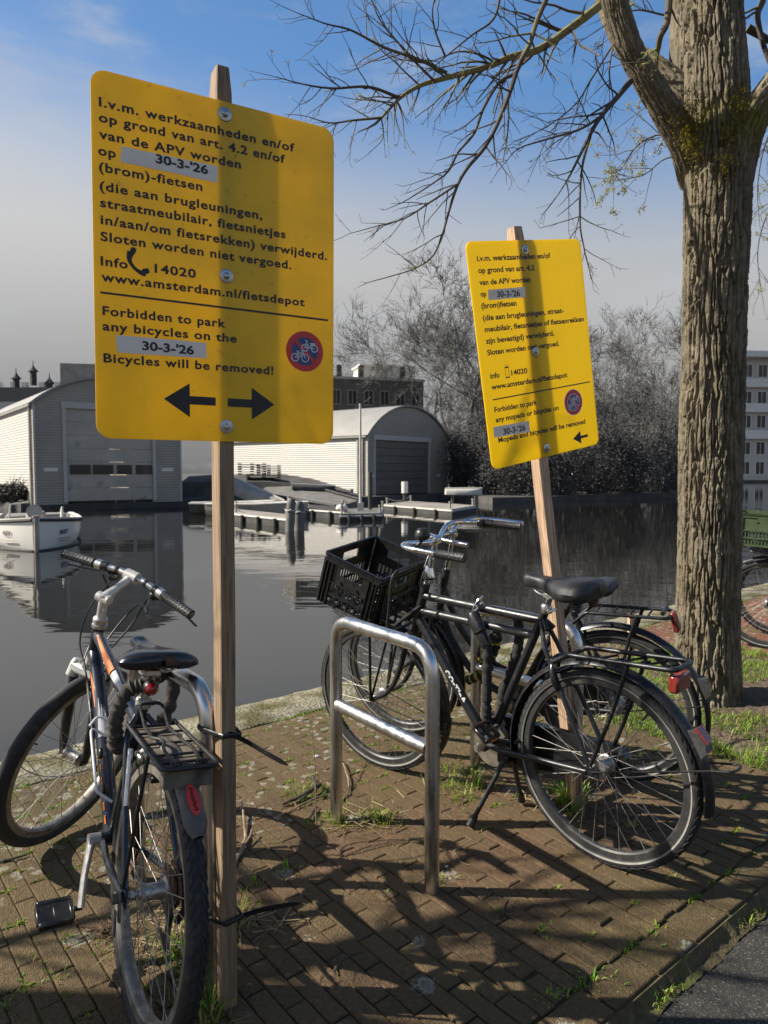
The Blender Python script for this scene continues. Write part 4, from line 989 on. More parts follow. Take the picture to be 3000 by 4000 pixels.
# ---- the second black bicycle, a step-through behind
def omafiets(mat4, label):
    t = thing('bicycle', label, 'bicycle', mat=mat4); P = M['black_paint']; K = M['black_metal']
    R = .345; W_ = 1.10; hb = V((.845, 0, .70)); ht = V((.795, 0, .905)); hax = (ht - hb).normalized(); S = about(hb, hax, radians(-4))
    BB = V((.47, 0, .285)); ST = V((.19, 0, .80)); b = MB()
    b.tube([BB, ST], .016, 16); b.tube([hb - hax * .02, ht], .019, 16)
    b.tube(smoothpts([(.82, 0, .82), (.74, 0, .62), (.60, 0, .47), (.40, 0, .40)], 6), .0165, 14); b.tube(smoothpts([(.845, 0, .71), (.78, 0, .54), (.66, 0, .38), BB], 6), .018, 14)
    for sg in (-1, 1):
        b.tube([BB + V((0, sg * .03, 0)), V((0, sg * .064, R))], .011, 10); b.tube([ST + V((0, sg * .012, -.03)), V((0, sg * .062, R + .01))], .008, 10)
    b.cyl(BB + V((0, -.035, 0)), BB + V((0, .035, 0)), .024, 14); obj('frame', b, P, t)
    wheel(t, Matrix.Translation((0, 0, R)), R, .042, M['rim_dark'], True, 0, .03, .07, 36, .034, .1)
    wheel(t, S @ Matrix.Translation((W_, 0, R)), R, .042, M['rim_dark'], True, 0, .02, .066, 36, .026, .5)
    obj('rear_mudguard', guard(R + .022, radians(0), radians(190), .058, 0, R), M['black_plastic'], t)
    o = obj('front_mudguard', guard(R + .022, radians(55), radians(200), .056, W_, R), M['black_plastic'], t); o.matrix_local = S
    b = MB()
    for sg in (-1, 1): b.tube(smoothpts([V((.862, sg * .046, .665)), V((.93, sg * .05, .48)), V((W_, sg * .052, R))], 6), .0115, 12)
    b.bbox((.86, 0, .668), (.034, .108, .03), None, .006); b.cyl(hb, (.862, 0, .66), .017, 14); o = obj('fork', b, P, t); o.matrix_local = S
    b = MB(); b.cyl(ht - hax * .01, V((.752, 0, 1.075)), .011, 14); b.bbox((.752, 0, 1.08), (.04, .035, .035), None, .008); o = obj('stem', b, M['chrome'], t); o.matrix_local = S
    half = [(.752, 0, 1.08), (.768, .03, 1.082), (.800, .06, 1.07), (.80, .15, 1.10), (.76, .225, 1.112), (.68, .265, 1.108), (.52, .285, 1.094)]
    b = MB(); b.tube(smoothpts([V((x, -y, z)) for x, y, z in half[::-1]][:-1] + [V(p) for p in half], 6), .011, 14); o = obj('handlebar', b, M['chrome'], t); o.matrix_local = S
    b = MB(); b.tube(fillet([V((.19, .052, .70)), V((.11, .06, .775)), V((-.225, .062, .785)), V((-.225, -.062, .785)), V((.11, -.06, .775)), V((.19, -.052, .70))], .03), .0075, 10)
    for x in (.07, 0, -.07, -.14): b.cyl((x, -.06, .779), (x, .06, .779), .0042, 8)
    for sg in (-1, 1): b.tube([(-.10, sg * .062, .78), (-.07, sg * .066, .68), (0, sg * .07, R + .02)], .0075, 10)
    b.cyl((-.20, -.05, .80), (-.20, .05, .80), .009, 10); obj('rear_rack', b, P, t)
    b = MB(); b.bbox((-.24, 0, .757), (.022, .05, .085), Matrix.Rotation(.25, 3, 'Y'), .006); obj('tail_light', b, M['red_lens'], t)
    a = radians(158); Rm = Matrix.Rotation(-(a - pi / 2), 3, 'Y'); b = MB(); b.prism([(-.042, 0), (.05, 0), (.034, .028), (.0, .034), (-.03, .026)], -.024, .024, lambda p: Rm @ p + V((cos(a) * .372, 0, R + sin(a) * .372))); obj('mudguard_light', b, M['clear_lens'], t)
    b = MB()
    for sg in (-1, 1): b.tube([(0, sg * .07, R), (-.36, sg * .032, .42)], .003, 7)
    obj('mudguard_stay', b, K, t)
    b = MB(); b.cyl(ST, (.175, 0, .855), .0125, 14); obj('seat_post', b, M['chrome'], t)
    obj('saddle', saddle_mesh(.265, -.01, .905, .215, .05, .065), M['saddle'], t)
    b = MB(); out = []
    for i in range(15): q = -pi / 2 + pi * i / 14 + .05; out.append((BB.x + .105 * cos(q), BB.z + .105 * sin(q)))
    for i in range(11): q = pi / 2 + pi * i / 10 + .06; out.append((.062 * cos(q), R + .062 * sin(q)))
    b.prism(out, -.082, -.048); obj('chain_case', b, M['black_plastic'], t)
    for sg in (1, -1):
        b = MB(); q = BB + V((.10 * sg, .085 * sg, -.135 * sg)); b.tube([BB + V((0, .06 * sg, 0)), q], [.0145, .0115], 12); b.cyl(BB, BB + V((0, .07 * sg, 0)), .014, 12); obj('crank', b, M['alu_dull'], t); pedal_mesh(t, q + V((0, .07 * sg, 0)), (0, sg, 0), (1, 0, .1))
    return t
MO = cols((-.85577513, .51734798, 0), (-.51358709, -.84955403, -.12035884), (-.0622674, -.1030001, .99273045), (1.04099913, 3.09503575, 0))
BIKE_O = omafiets(MO, "black step-through bicycle with bare chrome bars, behind the nearest black bicycle")
s3 = V((.4245, 3.235, .42))
chain_lock([tuple(s3 + V(p)) for p in ((.03, -.03, .03), (.035, -.04, .10), (.06, -.03, .17), (.10, .0, .20), (.085, .03, .10), (.05, .03, .02), (.0, .03, -.02), (-.03, -.01, -.01), (.0, -.04, .01), (.03, -.03, .03))], .017,
           "black chain lock with yellow print wrapped round the stand behind the black bicycles", M['fabric'], True)

# ---- the mountain bike on the left
def mtb(mat4, label):
    t = thing('bicycle', label, 'bicycle', mat=mat4); P = M['frame_blue']; K = M['black_metal']; A = M['alu']
    R = .335; W_ = 1.0; hb = V((.872, 0, .725)); ht = V((.833, 0, .842)); hax = V((-.309, 0, .951)); S = about(V((.878, 0, .731)), hax, -radians(54.4))
    BB = V((.405, 0, .295)); ST = V((.235, 0, .735))
    b = MB(); b.tube([BB, ST], .0165, 18); b.tube(smoothpts([(.842, 0, .812), (.80, 0, .80), (.50, 0, .728), (.25, 0, .675)], 5), [.021] * 6 + [.019] * 10, 18)
    b.tube(smoothpts([(.868, 0, .742), (.83, 0, .715), (.62, 0, .515), BB], 5), [.0235] * 16, 20); b.tube([hb, ht], .0225, 18); b.cyl(BB + V((0, -.036, 0)), BB + V((0, .036, 0)), .0225, 18)
    for sg in (-1, 1):
        b.tube(smoothpts([BB + V((-.01, sg * .03, 0)), V((.30, sg * .045, .305)), V((.12, sg * .066, .325)), V((.0, sg * .070, R))], 5), .0105, 12)
        b.tube(smoothpts([V((.243, sg * .014, .70)), V((.20, sg * .044, .635)), V((.0, sg * .068, R + .01))], 5), .0085, 12); b.bbox((.004, sg * .070, R), (.05, .006, .045), None, .006)
    b.cyl((.205, -.045, .64), (.205, .045, .64), .007, 8)
    fr = obj('frame', b, P, t)
    def strip(a, c, r, a0, a1, w0, w1, m, nm):
        """painted flash lying on a round tube"""
        a, c = V(a), V(c); d = (c - a).normalized(); u = V((0, 1, 0)); v = d.cross(u).normalized(); b = MB(); n = 12; vs = []
        for i in range(n + 1):
            f = i / n; ang = a0 + (a1 - a0) * f; w = w0 + (w1 - w0) * f
            for q in range(5): x = -ang + w * (q / 4 - .5); vs.append(a + (c - a) * f + (u * cos(x) + v * sin(x)) * (r + .0007))
        b.add(vs, [(i * 5 + q, i * 5 + q + 1, i * 5 + q + 6, i * 5 + q + 5) for i in range(n) for q in range(4)]); obj(nm, b, m, fr, fix=False)
    strip((.80, 0, .80), (.55, 0, .74), .0205, .9, .5, .2, 1.3, M['orange'], 'orange_flash'); strip((.54, 0, .738), (.36, 0, .695), .0198, .6, 1.1, 1.3, .3, M['white_decal'], 'white_flash')
    strip((.80, 0, .686), (.70, 0, .59), .0237, .3, .9, .2, .7, M['orange'], 'orange_flash'); strip((.72, 0, .61), (.62, 0, .515), .0237, 1.2, 1.6, .2, 1.9, M['white_decal'], 'white_flash')
    for i in range(6): strip((.585 - .028 * i, 0, .481 - .028 * i), (.567 - .028 * i, 0, .463 - .028 * i), .0237, .5, .5, .28, .28, M['orange'], 'orange_mark')
    wheel(t, Matrix.Translation((0, 0, R)), R, .047, M['rim_worn'], False, 74, .021, .066, 32, .030, .2)
    wheel(t, S @ Matrix.Translation((W_, 0, R)), R, .052, M['rim_worn'], False, 0, .017, .064, 32, .024, .9)
    # suspension fork
    b = MB(); cr = V((.885, 0, .665)); b.bbox(cr, (.042, .142, .036), None, .01); b.cyl(hb, cr, .017, 14)
    for sg in (-1, 1): b.lathe([(.0001, .028), (.014, .026), (.019, .012), (.020, -.035), (.0001, -.036)], cr + V((.0, sg * .058, 0)), 'z', 16)
    o = obj('fork_crown', b, M['silver_fork'], t); o.matrix_local = S
    for sg in (-1, 1):
        b = MB(); p0 = cr + V((.006, sg * .058, -.03)); p1 = V((.936, sg * .058, .53)); n = 22
        b.tube([p0 + (p1 - p0) * (i / n) for i in range(n + 1)], [.0165 + (.0035 if i % 2 else 0) for i in range(n + 1)], 14); o = obj('fork_gaiter', b, M['rubber'], t); o.matrix_local = S
        b = MB(); b.tube(smoothpts([p1, V((.972, sg * .058, .42)), V((W_, sg * .054, R))], 4), [.019, .0185, .018, .0175, .017, .0165, .016, .014, .012], 14); b.bbox((W_, sg * .05, R), (.036, .008, .034), None, .004); o = obj('fork_leg', b, K, t); o.matrix_local = S
    b = MB(); arch = [V((.955 + .035 * sin(pi * i / 12), .058 * cos(pi * i / 12), .515 + .175 * sin(pi * i / 12) ** .6)) for i in range(13)]; b.tube(arch, .009, 8); o = obj('fork_brace', b, M['silver_fork'], t); o.matrix_local = S
    # brakes
    b = MB()
    for sg in (-1, 1): b.tube([(.948, sg * .052, .545), (.925, sg * .045, .66)], .007, 8); b.bbox((.95, sg * .03, .64), (.05, .012, .014), Matrix.Rotation(-.4, 3, 'Y'), .003)
    o = obj('front_brake', b, K, t); o.matrix_local = S
    b = MB()
    for sg in (-1, 1): b.tube([(.10, sg * .058, .515), (.145, sg * .048, .645)], .007, 8); b.bbox((.125, sg * .03, .63), (.05, .012, .014), None, .003)
    obj('rear_brake', b, A, t)
    # headset, stem, handlebar: already turned
    J = V((.8105, 0, .9386)); C = V((.8626, -.1005, 1.0109)); Lf = V((1.077, .0932, 1.0612)); Rt = V((.6265, -.2456, .9148)); lat = (Lf - Rt).normalized()
    b = MB(); b.lathe([(.021, -.020), (.026, -.016), (.026, -.006), (.022, -.004), (.022, .004), (.025, .006), (.024, .016), (.0165, .022)], (0, 0, 0), 'z', 24); o = obj('headset', b, M['alu_dull'], t); o.matrix_local = Matrix.Translation(ht + hax * .012) @ Matrix.Rotation(-radians(18), 4, 'Y')
    b = MB(); b.tube([ht + hax * .02, J - hax * .012, J + hax * .012], [.0155, .0155, .0175], 18)
    f = (C - J); b.tube([J - f * .10 + hax * .004, J + f * .12, J + f * .5, C - f * .1], [.019, .0205, .0145, .0165], 16, flat=.85); b.cyl(C - lat * .026, C + lat * .026, .0215, 20); b.cyl(J - f.cross(hax).normalized() * .026, J + f.cross(hax).normalized() * .026, .0175, 18)
    obj('stem', b, M['silver_fork'], t)
    m1, m2 = C + lat * .06, C - lat * .06
    b = MB(); b.tube(smoothpts([Rt, Rt + (m2 - Rt) * .5, m2, C, m1, Lf + (m1 - Lf) * .5, Lf], 6), .0115, 16); obj('handlebar', b, A, t)
    fwd = V((0, 0, 1)).cross(lat) * -1
    for E_, m_, sg in ((Lf, m1, 1), (Rt, m2, -1)):
        d = (m_ - E_).normalized(); g = MB(); knobby_grip(g, E_, E_ + d * .128, .0165, 16); obj('grip', g, M['grip'], t)
        fw = d.cross(V((0, 0, 1))) * (-sg); fw.normalize(); fw = fw if fw.dot(f) > 0 else -fw
        g = MB(); q = E_ + d * .152; g.cyl(q - d * .012, q + d * .012, .0185, 18); g.bbox(q + fw * .022 - V((0, 0, .008)), (.03, .03, .02), None, .006); obj('shifter', g, A, t)
        g = MB(); q = E_ + d * .178; g.cyl(q - d * .008, q + d * .008, .0165, 16); bl = q + fw * .035 - V((0, 0, .02)); g.bbox(bl, (.04, .035, .03), None, .007)
        g.tube(smoothpts([bl, bl + fw * .02 - d * .05 - V((0, 0, .012)), E_ + d * .06 + fw * .045 - V((0, 0, .038)), E_ - d * .0 + fw * .03 - V((0, 0, .040))], 6), .0062, 10, flat=.6); obj('brake_lever', g, M['black_plastic'], t)
        g = MB(); g.bbox(q + d * .02 + fw * .018 - V((0, 0, .03)), (.05, .04, .03), None, .008); g.cyl(q + d * .045, q + d * .054, .0145, 14); obj('bar_clamp', g, M['black_plastic'], t)
    for ps in ([Lf + V((-.10, -.12, -.06)), V((1.0, -.06, .92)), V((.97, -.02, .80)), V((.88, .03, .70)), V((.80, .03, .665)), V((.55, .03, .44))], [Rt + V((.13, .11, -.02)), V((.88, -.17, .93)), V((.93, -.13, .82)), V((.90, -.04, .72)), V((.93, .0, .66))],
               [Rt + V((.12, .10, -.04)), V((.93, -.15, .90)), V((.98, -.06, .75)), V((.86, -.03, .69)), V((.60, -.028, .70)), V((.30, -.02, .67))], [Lf + V((-.14, -.16, -.05)), V((.90, .02, .90)), V((.90, .045, .78)), V((.83, .032, .69)), V((.70, .030, .58))]):
        g = MB(); g.tube(smoothpts(ps, 8), .0033, 7); obj('cable', g, K, t)
    # seat
    b = MB(); b.cyl(ST, (.218, 0, .80), .0135, 16); obj('seat_post', b, A, t)
    b = MB(); b.lathe([(.018, -.014), (.0215, -.01), (.0215, .012), (.018, .016)], ST + V((0, 0, .002)), 'z', 18); b.tube([ST + V((-.02, -.02, .004)), ST + V((-.03, .03, .0))], .006, 8); b.cyl(ST + V((-.01, -.04, .004)), ST + V((-.01, -.022, .004)), .006, 10); obj('seat_clamp', b, M['silver_fork'], t)
    b = MB(); b.cyl((.218, 0, .795), (.210, 0, .835), .018, 14); b.bbox((.208, 0, .83), (.05, .05, .022), None, .005)
    sd = obj('saddle', saddle_mesh(.365, .095, .895, .212, .046, .058), M['saddle_gloss'], t)
    obj('saddle_clamp', b, A, sd)
    b = MB()
    for sg in (-1, 1): b.tube(smoothpts([(.33, sg * .008, .866), (.28, sg * .02, .842), (.18, sg * .024, .836), (.12, sg * .05, .858)], 4), .0036, 8)
    obj('saddle_rail', b, A, sd)
    g = MB(); g.lathe([(.0001, -.014), (.018, -.012), (.021, -.002), (.021, .006), (.0001, .008)], (.186, 0, .790), 'x', 22); tl = obj('rear_light', g, M['black_plastic'], t)
    g = MB(); g.lathe([(.0001, -.023), (.008, -.021), (.0165, -.013), (.0185, -.004)], (.186, 0, .790), 'x', 22, cap=False); obj('red_lens', g, M['red_dark'], tl)
    # rack
    b = MB(); zc = lambda x: .706 + (x - .15) * .012
    b.tube(fillet([V((.155, .062, .708)), V((-.178, .066, .702)), V((-.178, -.066, .702)), V((.155, -.062, .708))], .024), .0055, 10)
    b.tube(fillet([V((.10, .030, .712)), V((.172, .030, .752)), V((.172, -.030, .752)), V((.10, -.030, .712))], .016), .0042, 8)
    for sg in (-1, 1): b.tube(smoothpts([(.10, sg * .030, .712), (.05, sg * .03, .709), (.02, sg * .036, .712), (-.03, sg * .022, .718), (-.08, sg * .034, .712), (-.17, sg * .028, .704)], 5), .0042, 8)
    for x in (.14, .08, .0, -.08, -.13): b.cyl((x, -.063, zc(x) - .003), (x, .063, zc(x) - .003), .0035, 8)
    for sg in (-1, 1):
        b.tube(fillet([V((-.06, sg * .063, .702)), V((-.06, sg * .068, .65)), V((.004, sg * .073, R + .02))], .03), .0048, 9); b.tube([(.15, sg * .06, .706), (.21, sg * .02, .66)], .0042, 8)
        b.tube([V((-.165 + .010 * cos(q * 1.2), sg * .030 + .018 * (q / 30 - .5) * 2, .707 + .008 * sin(q * 1.2))) for q in range(0, 31)], .0016, 5)
    rk = obj('rear_rack', b, K, t)
    b = MB(); b.bbox((-.01, 0, .692), (.31, .104, .004), Matrix.Rotation(-.012, 3, 'Y'), .001); b.bbox((-.165, 0, .672), (.006, .115, .036), Matrix.Rotation(.3, 3, 'Y'), .002); obj('rack_plate', b, M['dirt_plate'], rk)
    g = guard(R + .022, radians(72), radians(137), .056, 0, R, sag=.012, taper=.55); mg = obj('mudguard', g, M['dusty_plastic'], t)
    # oval red badge on the mudguard
    a = radians(124); Rg = R + .022 + .0125
    def onG(p): q = a + p.x / Rg; return V((Rg * cos(q) + .0006 * cos(q), p.z, R + (Rg + .0006) * sin(q))) if p.y > 0 else V(((Rg + .0022) * cos(q), p.z, R + (Rg + .0022) * sin(q)))
    b = MB(); n = 26; vs = [onG(V((0, -1, 0)))]; fs = []
    for i in range(n): q = 2 * pi * i / n; vs.append(onG(V((.040 * cos(q), -1, .0145 * sin(q)))) - V((cos(a), 0, sin(a))) * (.0012 * abs(sin(q)) ** 2 + .0002))
    for i in range(n): fs.append((0, 1 + i, 1 + (i + 1) % n))
    b.add(vs, fs); bd = obj('oval_badge', b, M['red_sticker'], mg, fix=False)
    lettering(bd, "Polisport", -.029, .004, .058, .0085, M['ink'], bold=.02, fn=lambda p: onG(V((-p.x, -1, -p.z * 1.0 + .0075))) + V((cos(a), 0, sin(a))) * .0008)
    # drive
    for sg, dv in ((1, V((-.075, 0, -.150))), (-1, V((.075, 0, .150)))):
        b = MB(); y0, y1 = .058 * sg, .088 * sg; b.tube([BB + V((0, y0, 0)), BB + dv * .5 + V((0, (y0 + y1) / 2 + .004 * sg, 0)), BB + dv + V((0, y1, 0))], [.019, .0155, .0165], 14, flat=.6, up=(0, 1, 0)); b.cyl(BB + V((0, .03 * sg, 0)), BB + V((0, y0 + .01 * sg, 0)), .019, 16); obj('crank', b, M['alu_dull'], t)
        pedal_mesh(t, BB + dv + V((0, y1 + .066 * sg, 0)), (0, sg, 0), (1, 0, .35), amber=False, long=.1, wide=.085)
    b = MB()
    for rr, y in ((.088, -.058), (.070, -.052), (.05, -.047)):
        n = int(rr * 500); out = [((rr + (.004 if i % 2 else 0)) * cos(2 * pi * i / (2 * n)), (rr + (.004 if i % 2 else 0)) * sin(2 * pi * i / (2 * n))) for i in range(2 * n)]; b.prism(out, y, y - .003, lambda p: p + BB)
    obj('chainring', b, M['rust'], t, smooth=False)
    b = MB()
    for i in range(7):
        rr = .055 - .0065 * i; n = 26; out = [((rr + (.003 if k % 2 else 0)) * cos(2 * pi * k / (2 * n)), R + (rr + (.003 if k % 2 else 0)) * sin(2 * pi * k / (2 * n))) for k in range(2 * n)]; b.prism(out, -.034 - .0045 * i, -.036 - .0045 * i)
    obj('cassette', b, M['rust'], t, smooth=False)
    b = MB(); y = -.052
    def link(p, q):
        p, q = V(p), V(q); n = int((q - p).length / .0127)
        for i in range(n):
            c = p + (q - p) * ((i + .5) / n); d = (q - p).normalized(); ang = atan2(d.z, d.x); b.bbox(c, (.0122, .007 if i % 2 else .0045, .008), Matrix.Rotation(-ang, 3, 'Y'), .0015)
    loop = smoothpts([(.40, y, .383), (.2, y, .382), (.0, y, R + .047), (-.047, y, R), (-.015, y, R - .045), (.03, y, R - .075), (.005, y, R - .12), (.022, y, R - .165), (.05, y, R - .15), (.2, y, .20), (.40, y, .207), (.47, y, .235), (.493, y, .295), (.47, y, .355)], 12, True); b.tube(loop, [.0042 if i % 2 else .0056 for i in range(len(loop))], 8, closed=True); obj('chain', b, M['rust'], t)
    b = MB(); b.tube([(.0, -.078, R), (-.005, -.085, R - .06), (.015, -.075, R - .10)], .009, 10); b.bbox((.018, -.055, R - .11), (.02, .012, .085), Matrix.Rotation(-.2, 3, 'Y'), .004)
    for z in (-.075, -.145): b.lathe([(.0001, -.004), (.020, -.004), (.020, .004), (.0001, .004)], (.018, -.052, R + z), 'y', 12)
    obj('derailleur', b, K, t)
    b = MB(); b.bbox((-.012, .082, R - .015), (.022, .004, .07), Matrix.Rotation(.3, 3, 'Y'), .002); b.lathe([(.0001, .076), (.012, .076), (.012, .098), (.0001, .1)], (0, 0, R), 'y', 14); b.bbox((-.018, .09, R - .05), (.012, .004, .06), Matrix.Rotation(.15, 3, 'Y'), .0015); obj('quick_release', b, M['dirt_plate'], t)
    # white bottle cage bracket on the down tube
    b = MB(); b.tube(fillet([V((.56, .012, .545)), V((.575, .055, .575)), V((.42, .055, .43)), V((.405, .012, .40))], .02), .0042, 8); b.tube(fillet([V((.575, -.02, .575)), V((.60, .03, .60)), V((.575, .058, .575))], .02), .004, 8)
    bc = obj('bottle_cage', b, M['sign_white'], t)
    for (x, z) in ((.545, .497), (.465, .416)): b = MB(); b.bbox((x, .024, z), (.03, .012, .024), Matrix.Rotation(-.8, 3, 'Y'), .003); obj('bracket', b, M['black_plastic'], bc)
    return t
ML = cols((-.55392952, .83256357, 0), (-.82667507, -.55001172, .11872417), (.09884542, .06576482, .99292727), (-.60298036, 1.67191125, .003))
BIKE_M = mtb(ML, "dark mountain bike with orange decals and front wheel turned, leaning beside the left post")
def inL(x, y, z): return tuple(ML @ V((x, y, z)))
chain_lock([inL(.215, .015, .79), inL(.225, .05, .775), inL(.225, .07, .72), inL(.235, .07, .66), inL(.25, .055, .62), inL(.30, .03, .60), inL(.34, -.05, .60), inL(.345, -.10, .66), inL(.355, -.12, .76), inL(.32, -.09, .80), inL(.24, -.02, .80)], .017,
           "worn dark fabric lock looped from the mountain bike seat post to the steel stand", M['fabric_grey'])
# wire along the front wheel
t = thing('wire', "thin bare wire wound round the front tyre of the mountain bike", 'wire', loc=inL(.95, .02, .35)); o0 = V(inL(.95, .02, .35)); b = MB()
pts = [at(60, 2960, 2.43), at(95, 3005, 2.42), at(170, 3032, 2.47), at(260, 3030, 2.50), at(345, 3020, 2.50)]
b.tube(smoothpts([p - o0 for p in pts], 8), .0022, 6); obj('strand', b, M['spoke'], t)

# ---- two more bicycles beyond the tree
def far_bike(front, heading, label, grp, c_label, lean=.04):
    u = V((cos(heading), sin(heading), 0)); l = V((-sin(heading), cos(heading), 0)); v = V((0, 0, 1)); o = V(front) - u * 1.107
    m = cols(u, l, v, (o.x, o.y, 0)); c = copy_tree(BIKE_C); c.matrix_world = m; c['label'] = label; c['group'] = grp
    return m
p = gat(2990, 2535); m = far_bike((p.x + .02, p.y + .02, 0), radians(140), "bicycle with a green crate half out of the frame right of the tree", "bicycles right of the tree", None)
M['green_plastic'] = mat('green_crate_plastic', (.055, .078, .035), .45, var=.25, scale=30)
crate(m @ Matrix.Translation((1.12, .0, .80)) @ rot_xyz(0, -.05, .1), "green plastic crate on the bicycle right of the tree trunk", M['green_plastic'], w=.42, l=.42, h=.25)
p = gat(3040, 2480); far_bike((p.x, p.y, 0), radians(150), "bicycle mostly hidden behind the one with the green crate", "bicycles right of the tree", None)

# ------------------------------------------------------------------ the tree
def bark_mat(name, c0, c1, moss):
    m = mat(name, c0, .9, var=.3, scale=40, col2=c1, c2=(.5, .72), c2scale=9, bump=.003, bscale=130, spec=.2, attr=moss)
    return m
M['bark'] = bark_mat('bark', (1, 1, 1), (.08, .068, .045), True)
M['twig'] = mat('twig_bark', (.075, .06, .045), .8, var=.3, scale=8, attr=False, col2=(.17, .15, .05), c2=(.5, .7), c2scale=3)
M['green_bark'] = mat('green_bark', (.22, .19, .07), .8, var=.35, scale=14, col2=(.12, .10, .06), c2=(.5, .7), c2scale=6)
M['bud'] = blade_mat('bud', (1, 1, 1), .3)
def limb(name, path, radii, par, depth, k=19, nseg=150, ring=90, groove=1.0, moss=0.0, flare=0.0, mosspts=()):
    """thick furrowed limb: a swept tube whose surface is really cut by the furrows of the bark"""
    P = smoothpts(path, 14); n = len(P); acc = [0]
    for i in range(1, n): acc.append(acc[-1] + (P[i] - P[i - 1]).length)
    tot = acc[-1]; b = MB(); out = []; nrm = None; idx = 0; R0 = radii
    pos = []
    for i in range(nseg + 1):
        s = tot * i / nseg
        while idx < n - 2 and acc[idx + 1] < s: idx += 1
        f = (s - acc[idx]) / max(1e-6, acc[idx + 1] - acc[idx]); pos.append((P[idx].lerp(P[idx + 1], f), (P[idx + 1] - P[idx]).normalized(), s))
    vs = []; cs = []
    for (c, d, s) in pos:
        q = s / tot * (len(R0) - 1); a0 = min(int(q), len(R0) - 2); r = R0[a0] + (R0[a0 + 1] - R0[a0]) * (q - a0)
        if nrm is None: nrm = V((1, 0, 0)) if abs(d.x) < .9 else V((0, 1, 0))
        nrm = (nrm - d * nrm.dot(d)).normalized(); bi = d.cross(nrm)
        for j in range(ring):
            a = 2 * pi * j / ring; o = nrm * cos(a) + bi * sin(a)
            rr = r * (1 + .05 * noise.noise(V((o.x * 1.4, o.y * 1.4, s * 1.3 + len(name)))))
            if flare: rr += flare * math.exp(-s * 5.5) * (1 + .6 * sin(a * 3 + 1) + .3 * sin(a * 5))
            w = noise.noise(V((o.x * 2.2, o.y * 2.2, s * 4))) * .55 + noise.noise(V((o.x * 6, o.y * 6, s * 16))) * .28
            q3 = V((o.x * r * k + w, o.y * r * k + w * .7, o.z * r * k * 0 + s * k * .068 + .35 * noise.noise(V((o.x * 3, o.y * 3, s * 2.2)))))
            dd, _ = noise.voronoi(q3); e = min(1, max(0, (dd[1] - dd[0] - .05) / .15)); e = e * e * (3 - 2 * e)
            fine = noise.noise(V((o.x * r * 90, o.y * r * 90, s * 22))) * .18 + noise.noise(V((o.x * r * 200, o.y * r * 200, s * 110))) * .10
            p = c + o * (rr + depth * (e * .85 + fine - .7))
            mo = moss * .5 * max(0, noise.noise(p * 3.1) + .1)
            for (mp_, mr_) in mosspts: mo += max(0, 1 - (p - V(mp_)).length / mr_) * (1.0 + 1.2 * noise.noise(p * 9))
            mo = max(0, min(1, mo))
            base = V((.165, .138, .096)) * (1 + .25 * noise.noise(p * 7)); cc = base * (1 - mo) + V((.15, .13, .022)) * mo
            vs.append(p); cs.append(tuple(cc))
    b.v = [tuple(p) for p in vs]; b.c = cs
    for i in range(nseg):
        for j in range(ring): b.f.append((i * ring + j, i * ring + (j + 1) % ring, (i + 1) * ring + (j + 1) % ring, (i + 1) * ring + j)); b.m.append(0)
    return obj(name, b, M['bark'], par, sharp=180, fix=False)
TB = gat(2766, 2738); TD = TB.y
TREE = thing('tree', "big bare tree with furrowed bark and budding twigs at the right", 'tree', loc=(TB.x, TB.y, 0)); TO = V((TB.x, TB.y, 0))
A2 = lambda px, py, d: at(px, py, d) - TO
F1 = A2(2690, 540, 4.22)
limb('trunk', [V((0, 0, -.05)), A2(2766, 2400, TD + .02), A2(2774, 1900, TD + .02), A2(2785, 1400, TD + .02), A2(2797, 900, TD + .02), A2(2803, 500, TD + .02), A2(2790, 100, TD + .06), A2(2775, -350, TD + .1)],
     [.176, .172, .170, .168, .168, .170, .178, .165, .148, .140], TREE, .030, k=38, nseg=980, ring=420, moss=.25, flare=.035, mosspts=((F1, .22), (A2(2860, 480, 4.1), .2)))
limb('limb', [A2(2735, 690, 4.26), A2(2680, 560, 4.14), A2(2580, 400, 4.06), A2(2470, 210, 4.0), A2(2400, 0, 3.96), A2(2340, -300, 3.95)], [.12, .088, .073, .067, .067, .062, .055], TREE, .011, k=48, nseg=420, ring=170, moss=.35, mosspts=((F1 + V((.02, -.05, .0)), .2),))
limb('limb', [A2(2850, 700, 4.18), A2(2910, 520, 4.1), A2(3000, 370, 4.05), A2(3150, 180, 4.0)], [.125, .095, .078, .065], TREE, .014, k=42, nseg=260, ring=150, moss=.4, mosspts=((A2(2900, 500, 4.05), .2),))
limb('limb', [A2(2730, 430, 4.42), A2(2630, 325, 4.48), A2(2540, 250, 4.55), A2(2450, 190, 4.65), A2(2380, 60, 4.8), A2(2330, -120, 4.95)], [.088, .070, .062, .057, .054, .05], TREE, .010, k=50, nseg=200, ring=120, moss=.5)
limb('limb', [A2(2700, 560, 4.55), A2(2690, 300, 4.62), A2(2685, 0, 4.7), A2(2670, -250, 4.8)], [.12, .115, .105, .10], TREE, .012, k=48, nseg=240, ring=130, moss=.5)
